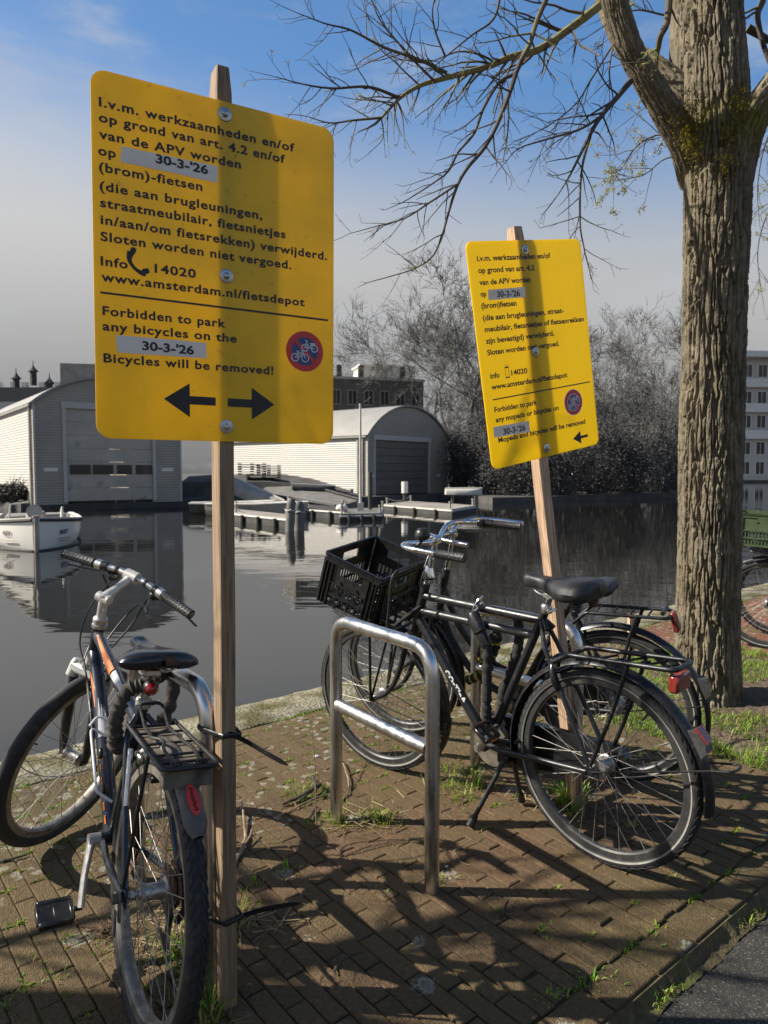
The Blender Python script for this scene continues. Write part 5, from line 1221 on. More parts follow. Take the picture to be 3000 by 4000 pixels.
for (ps, rs) in (([A2(2776, -320, TD + .1), A2(2772, -420, TD + .1), A2(2740, -900, TD + .2), A2(2700, -1700, TD + .4), A2(2720, -3000, TD + .6)], [.138, .132, .11, .08, .04]), ([A2(2350, -265, 3.95), A2(2330, -340, 3.95), A2(2250, -800, 3.9), A2(2230, -1500, 3.9)], [.055, .052, .04, .02]),
                 ([A2(3140, 192, 4.0), A2(3190, 130, 4.0), A2(3320, -150, 4.0), A2(3380, -700, 4.0)], [.066, .062, .048, .02]), ([A2(2338, -90, 4.93), A2(2320, -160, 4.97), A2(2230, -600, 5.1), A2(2200, -1200, 5.2)], [.05, .047, .035, .015]), ([A2(2671, -230, 4.79), A2(2666, -320, 4.82), A2(2600, -900, 5.0), A2(2560, -1800, 5.2)], [.10, .095, .07, .03])):
    limb('limb', ps, rs, TREE, .010, k=46, nseg=120, ring=70, moss=.3)
# moss tufts in the forks
b = MB(); rm = random.Random(4)
for (px, py, d, n, r) in ((2690, 480, 4.02, 1100, .06), (2705, 560, 4.02, 900, .055), (2880, 440, 4.0, 900, .06), (2850, 520, 3.99, 700, .05), (2835, 640, 3.98, 400, .05), (2640, 420, 4.02, 300, .05), (2720, 400, 4.0, 400, .05)):
    c = A2(px, py, d)
    for i in range(n // 3):
        p = c + V((rm.gauss(0, r * .62), rm.gauss(0, r * .3), rm.gauss(0, r * .9))); col = tuple(V((.24, .20, .03)) * rm.uniform(.5, 1.4)); blade(b, p, rm.uniform(.008, .022), .006, rm.uniform(.5, 2), rm.uniform(0, 6.3), col)
o = obj('moss', b, M['grass'], TREE, smooth=False, fix=False); o['kind'] = 'stuff'

rt = random.Random(21)
BUDS = []
def twig(b, p, d, L, r, lvl, droop=.25, sides=4, bud=.5):
    n = max(3, int(L / .045)); pts = [p]; rs = [r]; st = L / n; d = d.normalized(); kids = []
    for i in range(n):
        d = (d + V((rt.gauss(0, .11), rt.gauss(0, .11), rt.gauss(0, .10) - droop * .03 + (.035 if i > n * .6 else 0)))).normalized(); pts.append(pts[-1] + d * st); rs.append(r * (1 - .75 * (i + 1) / n) + .0005)
        if lvl > 0 and rt.random() < .62 and i > 0: kids.append((pts[-1], d.copy(), i / n, rs[-1]))
    b.tube(pts, rs, sides if lvl > 0 else 3, cap=False)
    if rt.random() < bud: BUDS.append((pts[-1], d))
    for (q, dd, f, rr) in kids:
        o = dd.orthogonal().normalized(); o = Quaternion(dd, rt.uniform(0, 6.3)) @ o; nd = (dd * rt.uniform(.6, 1.1) + o * rt.uniform(.5, 1.0))
        nd.y *= .7
        twig(b, q, nd, L * rt.uniform(.22, .5) * (1 - .4 * f), max(.0009, rr * .6), lvl - 1, droop, 3, bud)
        if rt.random() < bud * .5: BUDS.append((q, o))
def branch(pxs, r0, r1, dens, tl, mat_=None, lvl=2, bud=.4, sub=8, droop=.35):
    P = smoothpts([A2(*p) for p in pxs], sub); n = len(P); b = MB(); b.tube(P, [r0 + (r1 - r0) * i / (n - 1) for i in range(n)], 9, cap=True)
    tw = MB(); L = sum((P[i + 1] - P[i]).length for i in range(n - 1)); m = int(L * dens * 1.2)
    for i in range(m):
        f = rt.uniform(.12, 1.0); k = min(n - 2, int(f * (n - 1))); d = (P[k + 1] - P[k]).normalized(); o = Quaternion(d, rt.uniform(0, 6.3)) @ d.orthogonal().normalized()
        nd = d * rt.uniform(.4, 1.1) + o * rt.uniform(.5, 1.1); nd.y *= .7
        twig(tw, P[k].copy(), nd, tl * rt.uniform(.45, 1.2) * (1.1 - .45 * f), (r0 + (r1 - r0) * f) * .42 + .0006, lvl - 1, droop, 4, bud)
    twig(tw, P[-1].copy(), P[-1] - P[-2], tl * .5, r1, 1, droop, 4, bud)
    o = obj('branch', b, mat_ or M['twig'], TREE); o2 = obj('twig', tw, M['twig'], o, smooth=True, fix=False); o2['kind'] = 'stuff'
    return o
branch([(2395, -25, 4.85), (2318, 40, 4.6), (2240, 100, 4.45), (2110, 190, 4.3), (1990, 225, 4.2), (1900, 262, 4.15), (1740, 305, 4.05), (1640, 335, 4.0), (1560, 385, 3.95), (1490, 460, 3.9)], .029, .007, 15, .42, M['green_bark'], 2, .25)
branch([(1562, 383, 3.95), (1440, 340, 3.85), (1300, 345, 3.8), (1190, 330, 3.75), (1075, 300, 3.7)], .009, .002, 20, .26, None, 2, .1)
branch([(1490, 460, 3.9), (1380, 470, 3.85), (1290, 480, 3.8), (1200, 455, 3.78)], .007, .002, 18, .24, None, 2, .1)
branch([(1490, 460, 3.9), (1495, 540, 3.88), (1440, 600, 3.86)], .004, .0012, 16, .18, None, 1, .1)
branch([(1745, 285, 4.05), (1640, 235, 4.0), (1500, 185, 3.9), (1370, 118, 3.85), (1270, 92, 3.8), (1160, 50, 3.75)], .010, .002, 19, .28, None, 2, .12)
branch([(1700, 320, 4.0), (1620, 240, 3.95), (1540, 150, 3.9), (1480, 70, 3.9), (1430, -60, 3.9)], .007, .003, 15, .3, None, 2, .2)
branch([(1960, -60, 4.0), (1930, 70, 4.0), (1840, 140, 4.0), (1740, 222, 4.0), (1650, 300, 4.0)], .008, .002, 18, .3, None, 2, .35)
branch([(2160, -60, 3.9), (2100, 75, 3.9), (2068, 175, 3.88), (2037, 235, 3.86), (2012, 285, 3.84), (1950, 322, 3.82), (1890, 420, 3.8), (1852, 520, 3.8), (1790, 595, 3.8), (1752, 668, 3.8), (1690, 717, 3.8), (1605, 772, 3.78)], .014, .003, 10, .32, None, 2, .15)
branch([(2068, 175, 3.88), (2025, 260, 3.8), (1988, 370, 3.75), (1938, 495, 3.7), (1890, 580, 3.68), (1827, 655, 3.66), (1790, 718, 3.65), (1760, 803, 3.64), (1728, 915, 3.62), (1690, 1000, 3.62), (1617, 1050, 3.6), (1506, 1085, 3.58)], .014, .0025, 9, .30, None, 2, .08)
branch([(1790, 718, 3.65), (1680, 790, 3.6), (1580, 853, 3.58), (1470, 884, 3.55), (1360, 914, 3.52)], .006, .0015, 18, .24, None, 2, .05)
branch([(1740, 222, 4.0), (1700, 120, 3.95), (1690, 30, 3.9), (1720, -60, 3.9)], .006, .003, 16, .3, None, 2, .3)
branch([(2465, 315, 3.98), (2408, 383, 3.9), (2346, 457, 3.85), (2309, 519, 3.82), (2260, 618, 3.8), (2222, 692, 3.8), (2180, 760, 3.8)], .016, .003, 12, .30, None, 2, .4)
branch([(2346, 457, 3.85), (2260, 507, 3.8), (2136, 544, 3.78), (2025, 581, 3.76), (1970, 640, 3.75)], .008, .0018, 17, .28, None, 2, .35)
branch([(2309, 519, 3.82), (2272, 667, 3.78), (2266, 865, 3.75), (2280, 960, 3.74), (2300, 1040, 3.74)], .008, .0018, 17, .24, None, 2, .25)
branch([(2395, 173, 4.0), (2310, 309, 3.9), (2247, 408, 3.88), (2136, 494, 3.85), (2000, 560, 3.82)], .006, .0015, 15, .28, None, 2, .3)
branch([(2395, 173, 4.0), (2380, 280, 3.9), (2395, 400, 3.88), (2370, 470, 3.88)], .006, .0012, 14, .25, None, 2, .3)
branch([(2618, -60, 4.3), (2606, 80, 4.3), (2580, 140, 4.3), (2570, 190, 4.35)], .022, .016, 6, .3, None, 1, .5)
branch([(2600, 60, 4.35), (2480, 40, 4.35), (2380, 90, 4.4), (2270, 160, 4.4)], .006, .002, 16, .3, None, 2, .5)
branch([(2690, 640, 4.7), (2600, 530, 4.8), (2500, 560, 4.9), (2440, 640, 4.9), (2390, 720, 4.9)], .008, .002, 16, .3, None, 2, .95)
branch([(2700, 610, 4.7), (2600, 620, 4.8), (2520, 680, 4.85), (2440, 700, 4.85)], .006, .002, 16, .28, None, 2, .95)
branch([(2660, 320, 4.7), (2600, 380, 4.8), (2520, 420, 4.85), (2440, 480, 4.9)], .006, .002, 15, .28, None, 2, .8)
branch([(2980, 0, 4.4), (2960, 80, 4.4), (3010, 250, 4.4), (3080, 330, 4.4)], .02, .01, 9, .35, None, 2, .6)
branch([(2920, 110, 4.5), (2990, 150, 4.5), (3080, 200, 4.5)], .025, .015, 9, .35, None, 2, .5)
branch([(3060, 420, 5.5), (2990, 560, 5.5), (2960, 720, 5.5), (2965, 850, 5.5)], .008, .002, 16, .35, None, 2, .6)
branch([(3080, 700, 6.0), (3000, 830, 6.0), (2960, 980, 6.0), (2975, 1150, 6.0)], .008, .002, 14, .35, None, 2, .2)
b = MB(); rq = random.Random(9)
for (p, d) in BUDS:
    g = p.x > A2(2330, 300, 4.4).x
    for i in range(rq.randint(9, 22) if g else rq.randint(1, 5)):
        c = V((.30, .31, .10)) if rq.random() < .75 else V((.32, .19, .10))
        c = c * rq.uniform(.6, 1.3); q = p + V((rq.gauss(0, .014), rq.gauss(0, .014), rq.gauss(0, .014))) * (1 if g else .6); s = rq.uniform(.005, .012) * (1.3 if g else .8)
        u = V((rq.gauss(0, 1), rq.gauss(0, 1), rq.gauss(0, 1))).normalized(); v = u.orthogonal().normalized(); b.add([q - u * s, q + v * s * .5, q + u * s, q - v * s * .5], [(0, 1, 2, 3)], 0, tuple(c))
o = obj('bud', b, M['bud'], TREE, smooth=False, fix=False); o['kind'] = 'stuff'

# unseen tree added left of view, read from its shadows; branches placed to shade the foreground
T2 = thing('tree', "second furrowed tree, unseen left of the picture, added to shade the foreground", 'tree', loc=(-4.3, 1.70, 0)); TREE, TO = T2, V((-4.3, 1.70, 0))
limb('trunk', [V((0, 0, -.05)), V((0, .0, 1.2)), V((.01, 0, 2.4)), V((.0, -.02, 3.3)), V((-.06, -.16, 4.0))], [.22, .21, .205, .20, .15], T2, .02, k=22, nseg=160, ring=80, moss=.25, flare=.03)
limb('limb', [V((-.02, -.05, 3.5)), V((-.3, -.6, 4.2)), V((-.7, -1.1, 5.2)), V((-1.2, -1.6, 6.6))], [.13, .11, .09, .06], T2, .01, k=30, nseg=90, ring=60, moss=.3)
limb('limb', [V((-.02, -.02, 3.4)), V((-.7, -.5, 3.9)), V((-1.6, -.6, 4.9)), V((-2.6, -.9, 6.2))], [.12, .10, .08, .05], T2, .01, k=30, nseg=90, ring=60, moss=.3)
for P, r in (([(-.0, 0, 2.0), (.5, .45, 2.3), (1.1, .75, 2.5), (1.8, .85, 2.55)], .03), ([(.0, 0, 2.6), (.5, .3, 2.9), (1.0, .65, 3.0), (1.5, .95, 2.9)], .028), ([(.0, .0, 1.7), (.5, -.25, 1.9), (1.1, -.3, 2.0), (1.6, -.2, 1.95)], .03), ([(-.5, -.5, 3.7), (-1.0, .2, 4.1), (-1.6, .8, 4.4), (-2.2, 1.3, 4.5)], .03), ([(-.3, -.6, 4.2), (.3, -1.2, 4.6), (.9, -1.9, 4.9)], .03), ([(.0, .1, 2.9), (.6, .5, 3.15), (1.3, .68, 3.35), (2.3, .62, 3.4)], .045), ([(.6, .5, 3.15), (1.2, .42, 2.95), (1.9, .28, 2.85), (2.5, .22, 2.75)], .03), ([(1.3, .68, 3.35), (1.8, .9, 3.5), (2.6, 1.0, 3.6)], .028)):
    A2_ = A2; A2 = lambda *p: V(p); branch(P, r, .006, 5, .55, M['twig'], 2, .2); A2 = A2_
# ------------------------------------------------------------------ small things on the ground
def stick(pts, r, label, m, forks=()):
    P = [gat(*p[:2]) + V((0, 0, p[2])) for p in pts]; t = thing('fallen_twig', label, 'twig', loc=P[0], group='fallen twigs on the pavement'); b = MB(); Q = smoothpts([p - P[0] for p in P], 5)
    b.tube([q + V((rt.gauss(0, .0015), rt.gauss(0, .0015), 0)) for q in Q], [r * (1 - .6 * i / len(Q)) for i in range(len(Q))], 7); obj('stem', b, m, t)
    for fk in forks:
        b = MB(); G = [gat(*p[:2]) + V((0, 0, p[2])) - P[0] for p in fk]; b.tube(smoothpts(G, 4), r * .45, 6); obj('side_shoot', b, m, t)
M['dead'] = mat('dead_twig', (.24, .18, .12), .85, var=.4, scale=30); M['dark_dead'] = mat('dark_dead_wood', (.06, .045, .03), .9, var=.5, scale=40)
stick([(905, 3395, .004), (955, 3300, .012), (955, 3235, .015), (945, 3155, .03)], .0085, "thick pale twig standing on end right of the left post", M['dead'], [[(930, 3345, .01), (975, 3290, .02), (985, 3270, .03)]])
stick([(1250, 3090, .03), (1180, 3125, .02), (1105, 3150, .01)], .013, "dark split piece of bark lying in a grass tuft", M['dark_dead'], [[(1240, 3085, .04), (1200, 3120, .02), (1150, 3150, .01)], [(1235, 3120, .03), (1228, 3090, .04), (1222, 3075, .05)]])
stick([(1095, 3190, .004), (1160, 3160, .008), (1215, 3135, .012), (1290, 3110, .012), (1330, 3095, .004)], .0035, "thin branching twig reaching to the far leg of the middle stand", M['dead'], [[(1160, 3160, .008), (1150, 3150, .02)], [(1215, 3135, .012), (1200, 3150, .002)]])
stick([(1340, 3130, .004), (1362, 3090, .01), (1355, 3040, .015), (1335, 2990, .02), (1320, 2975, .02)], .0045, "curved bare twig behind the far leg of the middle stand", M['dead'])
stick([(1200, 3215, .01), (1225, 3180, .015), (1240, 3160, .01)], .009, "short dark stub of wood left of the far leg of the middle stand", M['dark_dead'])
stick([(1235, 3235, .0), (1232, 3100, .12), (1215, 3000, .20), (1207, 2975, .22)], .0028, "dry upright weed stalk with a forked tip left of the middle stand", M['dark_dead'], [[(1215, 3000, .20), (1222, 2975, .22)], [(1215, 3000, .20), (1195, 2985, .21)]])
stick([(1940, 3590, .004), (1965, 3570, .008), (1985, 3540, .02)], .006, "small curved twig in front of the middle stand, on the sunlit pavers", M['dark_dead'])
stick([(1770, 3330, .004), (1830, 3300, .012), (1890, 3272, .012)], .0022, "pale thin grass stem right of the near leg of the middle stand", M['dead'], [[(1775, 3330, .004), (1800, 3370, .004), (1840, 3385, .004)]])
stick([(0, 3370, .004), (50, 3362, .008), (105, 3348, .01)], .007, "dark twig below the front wheel of the mountain bike", M['dark_dead'])
stick([(1305, 3800, .004), (1330, 3770, .01), (1370, 3752, .015), (1420, 3735, .01)], .0045, "bent twig lying in the shade at the front centre of the pavement", M['dark_dead'])
rp = random.Random(31); M['stone'] = mat('pebble', (.45, .44, .42), .8, var=.3, scale=60)
p = gat(1237, 2958); b = MB(); b.ball((0, 0, .004), .011, 12, 8, 0, (1.4, .9, .6)); o = tag(obj('pebble', b, M['stone']), "white pebble on the pavement left of the middle stand", 'pebble'); o.location = p
p = gat(1745, 3388); b = MB(); b.ball((0, 0, .003), .006, 10, 6, 0, (1.2, .8, .7)); o = tag(obj('pebble', b, M['stone']), "tiny pale pebble right of the near leg of the middle stand", 'pebble'); o.location = p
# small red-topped peg behind the bikes
p = gat(2462, 2545); t = thing('wooden_peg', "short wooden peg with a red painted top behind the black bicycles", 'peg', loc=p); b = MB(); b.bbox((0, 0, .11), (.04, .04, .30), None, .004); obj('shaft', b, M['wood'], t); b = MB(); b.bbox((0, 0, .275), (.044, .044, .035), None, .004); obj('painted_top', b, M['red_lens'], t)

# ------------------------------------------------------------------ the far side of the canal (all its surfaces are greys)
def grey(name, v, rough=.7, **k): return mat(name, (v * 1.05, v, v * .90), rough, **k)
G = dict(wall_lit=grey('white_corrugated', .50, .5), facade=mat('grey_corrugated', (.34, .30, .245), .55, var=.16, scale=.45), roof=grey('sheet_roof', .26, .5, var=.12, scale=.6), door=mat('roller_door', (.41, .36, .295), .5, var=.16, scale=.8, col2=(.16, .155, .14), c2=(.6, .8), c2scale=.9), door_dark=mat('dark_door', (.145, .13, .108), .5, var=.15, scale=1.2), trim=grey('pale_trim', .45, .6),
         dark=grey('dark_timber', .05, .8, var=.4, scale=2), glass=grey('window_glass', .03, .08), plank=grey('grey_planks', .15, .8, var=.3, scale=1.5), white=grey('white_paint', .7, .45, var=.08, scale=2), brick=mat('grey_brick', (.15, .135, .112), .85, var=.25, scale=1.5), frame=grey('window_frame', .3, .6),
         mid=mat('mid_grey_paint', (.31, .28, .235), .6, var=.3, scale=1), metal=grey('pale_pole', .5, .5), bark=grey('grey_twigs', .105, .9), leaf=grey('grey_leaves', .04, .8), leaf2=grey('pale_grey_leaves', .075, .8), leaf3=grey('dark_grey_leaves', .03, .8), land=grey('bank_earth', .07, .9, var=.5, scale=1), tile=grey('roof_tiles', .12, .8, var=.2, scale=2), hull=grey('boat_hull', .72, .3), seat=grey('boat_cover', .2, .8))
def corr(m, per, amt, axis='Z', dist=.02):
    t = m.node_tree; p = t.nodes['Principled BSDF']; tc = t.nodes.new('ShaderNodeTexCoord'); w = t.nodes.new('ShaderNodeTexWave'); w.bands_direction = axis; w.inputs['Scale'].default_value = 6.283 / per / 20 * 1.0
    w.inputs['Scale'].default_value = .314 / per; t.links.new(tc.outputs['Object'], w.inputs[0]); b = t.nodes.new('ShaderNodeBump'); b.inputs['Distance'].default_value = dist; t.links.new(w.outputs['Fac'], b.inputs['Height']); t.links.new(b.outputs[0], p.inputs['Normal'])
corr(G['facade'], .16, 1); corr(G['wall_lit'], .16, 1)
# land
b = MB(); shore = [(-90, 60), (-40, 52), (-26, 47), (-20.6, 40.2), (-12.6, 45.9), (-10.5, 47), (-6, 47.5), (-1, 50.5), (5.5, 57), (7.5, 49), (11.7, 51), (18, 55.5), (25, 61), (33, 74), (45, 100), (62, 140), (75, 146), (130, 150), (200, 152)]
n = len(shore); vs = [(x, y, -.45) for x, y in shore] + [(x, y, -2) for x, y in shore] + [(x * 1.9, 420, -.1) for x, y in shore]
b.add(vs, [(i, i + 1, n + i + 1, n + i) for i in range(n - 1)] + [(i, i + 1, 2 * n + i + 1, 2 * n + i) for i in range(n - 1)]); struct('far_bank', b, G['land'], smooth=False)

def boathouse(org, e1, W_, D_, base, eave, sag, label, door, door_m, panel_win, lit):
    e1 = V((*e1, 0)).normalized(); e2 = V((-e1.y, e1.x, 0)); t = thing('boathouse', label, 'boathouse', mat=Matrix.Translation(V((*org, 0))) @ Matrix((e1, e2, V((0, 0, 1)))).transposed().to_4x4())
    def arch(n=24, o=0, x0=0, x1=None):
        x1 = W_ if x1 is None else x1; R = (sag ** 2 + (W_ / 2) ** 2) / (2 * sag); zc = eave + sag - R; out = []
        for i in range(n + 1):
            x = -o + (W_ + 2 * o) * i / n; out.append((x, zc + sqrt(max(0, (R + o) ** 2 - (x - W_ / 2) ** 2)) if True else 0))
        return out
    d0, d1, dz0, dz1 = door
    ar = arch()
    def topz(x):
        R = (sag ** 2 + (W_ / 2) ** 2) / (2 * sag); return eave + sag - R + sqrt(max(0, R * R - (x - W_ / 2) ** 2))
    b = MB(); F = [(0, base), (0, eave)] + [p for p in ar[1:] if p[0] < d0] + [(d0, topz(d0)), (d0, base)]; b.prism(F, 0, .15)
    F = [(d1, base), (d1, topz(d1))] + [p for p in ar[:-1] if p[0] > d1] + [(W_, eave), (W_, base)]; b.prism(F, 0, .15)
    F = [(d0, dz1), (d0, topz(d0))] + [p for p in ar if d0 < p[0] < d1] + [(d1, topz(d1)), (d1, dz1)]; b.prism(F, 0, .15)
    obj('facade', b, G['facade'], t, smooth=False)
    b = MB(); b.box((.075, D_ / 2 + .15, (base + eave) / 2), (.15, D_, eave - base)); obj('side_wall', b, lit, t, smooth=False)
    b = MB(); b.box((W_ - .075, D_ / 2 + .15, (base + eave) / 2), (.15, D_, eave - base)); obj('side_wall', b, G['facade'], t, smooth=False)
    b = MB(); A = arch(28, .16); B_ = arch(28, .04); ring = A + B_[::-1]; b.prism(ring, -.18, D_ + .2); b.box((-.1, D_ / 2, eave - .05), (.2, D_, .14)); obj('roof', b, G['roof'], t)
    b = MB(); b.box((d0 - .1, -.03, (dz0 + dz1) / 2), (.2, .1, dz1 - dz0 + .1)); b.box((d1 + .1, -.03, (dz0 + dz1) / 2), (.2, .1, dz1 - dz0 + .1)); b.box(((d0 + d1) / 2, -.04, dz1 + .18), (d1 - d0 + .5, .14, .36)); b.box((.06, -.03, (base + eave) / 2), (.12, .06, eave - base)); b.box((W_ - .06, -.03, (base + eave) / 2), (.12, .06, eave - base)); obj('door_frame', b, G['trim'], t, smooth=False)
    b = MB(); np_ = 7; hh = (dz1 - dz0) / np_
    for i in range(np_): b.bbox(((d0 + d1) / 2, .08, dz0 + hh * (i + .5)), (d1 - d0, .08, hh - .025), None, .012)
    dr = obj('door', b, door_m, t, smooth=False)
    if panel_win:
        for (x0, x1) in ((.03, .27), (.285, .53), (.565, .75), (.79, 1.0)):
            b = MB(); X0, X1 = d0 + (d1 - d0) * x0, d0 + (d1 - d0) * x1; zc = dz0 + hh * 2.42; b.box(((X0 + X1) / 2, .03, zc), (X1 - X0 - .04, .05, hh * .72)); obj('window', b, G['glass'], dr, smooth=False)
        b = MB(); b.box((d0 + (d1 - d0) * .55, .03, dz0 + hh * .9), (.03, .03, hh * 3.6)); b.box((d0 + (d1 - d0) * .77, .03, dz0 + hh * .9), (.03, .03, hh * 3.6)); b.box((d0 + (d1 - d0) * .73, .0, dz0 + hh * 1.35), (.14, .06, .1)); obj('wicket_door', b, G['trim'], dr, smooth=False)
    for x in (d0 * .5, (d1 + W_) / 2):
        b = MB(); b.box((x, -.03, dz0 + hh * 2.4), (.75 if panel_win else .5, .05, .2)); obj('name_plate', b, G['white'], t, smooth=False)
    b = MB(); b.box((W_ / 2, .3, base - .25), (W_ + .4, 1.2, .5)); obj('footing', b, G['dark'], t, smooth=False)
    b = MB(); b.cyl((-.08, .35, base), (-.08, .35, eave), .07, 8); b.box((-.04, .9, (base + eave) / 2), (.06, .12, eave - base - .1)); obj('downpipe', b, G['mid'], t)
    return t
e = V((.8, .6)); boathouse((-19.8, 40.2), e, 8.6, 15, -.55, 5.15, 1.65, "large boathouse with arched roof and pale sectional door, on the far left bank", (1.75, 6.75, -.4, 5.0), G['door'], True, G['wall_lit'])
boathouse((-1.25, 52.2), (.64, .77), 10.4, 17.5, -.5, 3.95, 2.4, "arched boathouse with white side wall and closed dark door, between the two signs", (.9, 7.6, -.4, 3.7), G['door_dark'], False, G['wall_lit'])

def block(name, label, cat, org, e1, W_, D_, z0, z1, wall, rows, cols_, winw, winh, frame=True, group=None, glass=None):
    e1 = V((*e1, 0)).normalized(); e2 = V((-e1.y, e1.x, 0)); t = thing(name, label, cat, mat=Matrix.Translation(V((*org, 0))) @ Matrix((e1, e2, V((0, 0, 1)))).transposed().to_4x4(), group=group)
    b = MB(); b.box((W_ / 2, D_ / 2, (z0 + z1) / 2), (W_, D_, z1 - z0)); obj('wall', b, wall, t, smooth=False)
    for z in rows:
        for i in range(cols_):
            x = W_ * (i + .5) / cols_; b = MB()
            for (dx, dz, sx, sz) in ((-winw / 2, 0, .12, winh + .12), (winw / 2, 0, .12, winh + .12), (0, winh / 2, winw, .12), (0, -winh / 2, winw, .14), (0, 0, .07, winh)): b.box((x + dx, -.05, z + dz), (sx, .12, sz))
            w = obj('window', b, G['white'] if frame else G['frame'], t, smooth=False); b = MB(); b.box((x, -.01, z), (winw, .05, winh)); obj('pane', b, G['glass'], w, smooth=False)
    return t
p0 = at(1150, 1600, 84); t = block('brick_building', "dark brick building with rows of pale windows behind the right boathouse", 'building', (p0.x, p0.y), (1, .28), 16, 10, -.5, 12.4, G['brick'], (4.4, 7.2, 10.2), 8, 1.1, 1.75, False)
b = MB(); b.box((8, 5, 12.5), (16.3, 10.3, .3)); obj('parapet', b, G['trim'], t, smooth=False)
b = MB(); b.box((12.5, 6, 13.6), (7, 4, 2.0)); b.box((12.5, 6, 14.7), (7.4, 4.4, .25)); obj('roof_house', b, G['white'], t, smooth=False)
for x in (6.2, 9.0, 14.5): b = MB(); b.box((x, 4, 13.6), (.6, .6, 2.0)); obj('chimney', b, G['dark'], t, smooth=False)
# white flats at the right
p0 = at(2830, 1600, 150); t = block('apartment_building', "white flats with balcony bands beyond the canal, right of the tree trunk", 'building', (p0.x, p0.y), (1, .10), 46, 14, -.5, 25.4, G['trim'], (2.0, 6.2, 11.8, 16.8, 22.4), 14, 2.0, 2.7)
for z in (8.6, 14.2, 19.4): b = MB(); b.box((23, -.7, z + .55), (46, .14, 1.7)); b.box((23, -.4, z - .35), (46, .8, .2)); obj('balcony', b, G['white'], t, smooth=False)
b = MB(); b.box((23, 6, 25.7), (47, 15.6, 1.2)); obj('roof', b, G['white'], t, smooth=False)
# house glimpsed between the bushes
p0 = at(2285, 1700, 88); t = block('white_house', "white house glimpsed through the bare bushes right of the tilted sign", 'house', (p0.x, p0.y), (1, .1), 7, 8, -.5, 9.6, G['white'], (2.2, 5.2, 8.0), 3, 1.2, 1.7, False)
b = MB(); b.box((3.5, 4, 9.75), (7.4, 8.4, .3)); obj('roof', b, G['trim'], t, smooth=False)
# left: dark block and roofs with pointed turrets
p0 = at(236, 1500, 72); t = block('dark_building', "plain dark flat roofed block behind the left boathouse", 'building', (p0.x, p0.y), (1, .2), 3.4, 8, -.5, 12.2, G['mid'], (9.0,), 1, .9, 1.3, False)
p0 = at(-80, 1560, 120); e1 = V((1, .1, 0)).normalized()
t = thing('town_house', "distant roofs with four small pointed turrets above the left boathouse", 'house', loc=(p0.x, p0.y, 0)); b = MB(); b.box((8, 5, 6.3), (17, 10, 13.5)); obj('wall', b, G['trim'], t, smooth=False)
b = MB(); b.prism([(-.5, 13), (17, 13), (15.4, 15.4), (1, 15.4)], 0, 10); b.prism([(9, 13), (20, 13), (19, 17.3), (15, 18)], 3, 10); rf = obj('roof', b, G['tile'], t, smooth=False)
for i, x in enumerate((3.2, 5.6, 7.4, 10.4, 13.0)): b = MB(); b.box((x, .6, 15.2), (.9, .9, 2.2)); obj('chimney', b, G['white'], rf, smooth=False)
for (x, z) in ((6.0, 17.0), (8.9, 18.2), (11.6, 16.2), (14.6, 17.8)):
    b = MB(); b.lathe([(.55, -2.2), (.55, 0), (.9, .1), (.36, .65), (.09, 1.1), (.07, 1.7), (.02, 1.9)], (x, .5, z - .2), 'z', 8); obj('turret', b, G['dark'], t)

# trees and bushes of the far bank
rf_ = random.Random(77)
def bare_tree(label, base, H, spread, dens, m, group=None, trunk_r=.2, name='bare_tree', up=.35, fine=.024):
    t = thing(name, label, 'tree', loc=base, group=group); b = MB(); tw = MB()
    def grow(p, d, L, r, lvl):
        n = 4; pts = [p]; rs = [r]; d = d.normalized()
        for i in range(n):
            d = (d + V((rf_.gauss(0, .13), rf_.gauss(0, .13), rf_.gauss(0, .08) + up * .12))).normalized(); pts.append(pts[-1] + d * L / n); rs.append(r * (1 - .45 * (i + 1) / n))
        if r > fine * 2.2: b.tube(pts, rs, 6 if r > .06 else 4, cap=False)
        else: tw.tube(pts, [max(fine * .45, q) for q in rs], 3, cap=False)
        if lvl == 0: return
        k = dens if lvl < 4 else dens - 1
        for j in range(k):
            f = rf_.randint(1, n); o = Quaternion(d, rf_.uniform(0, 6.3)) @ d.orthogonal().normalized(); nd = d * rf_.uniform(.6, 1.1) + o * rf_.uniform(.5, 1.0) * spread
            grow(pts[f], nd, L * rf_.uniform(.52, .82), max(fine, rs[f] * rf_.uniform(.5, .72)), lvl - 1)
    grow(V((0, 0, -.4)), V((0, 0, 1)), H * .34, trunk_r, 6 if dens > 3 else 5)
    obj('trunk', b, G['bark'], t); o = obj('crown', tw, m, t, smooth=False, fix=False); o['kind'] = 'stuff'
    return t
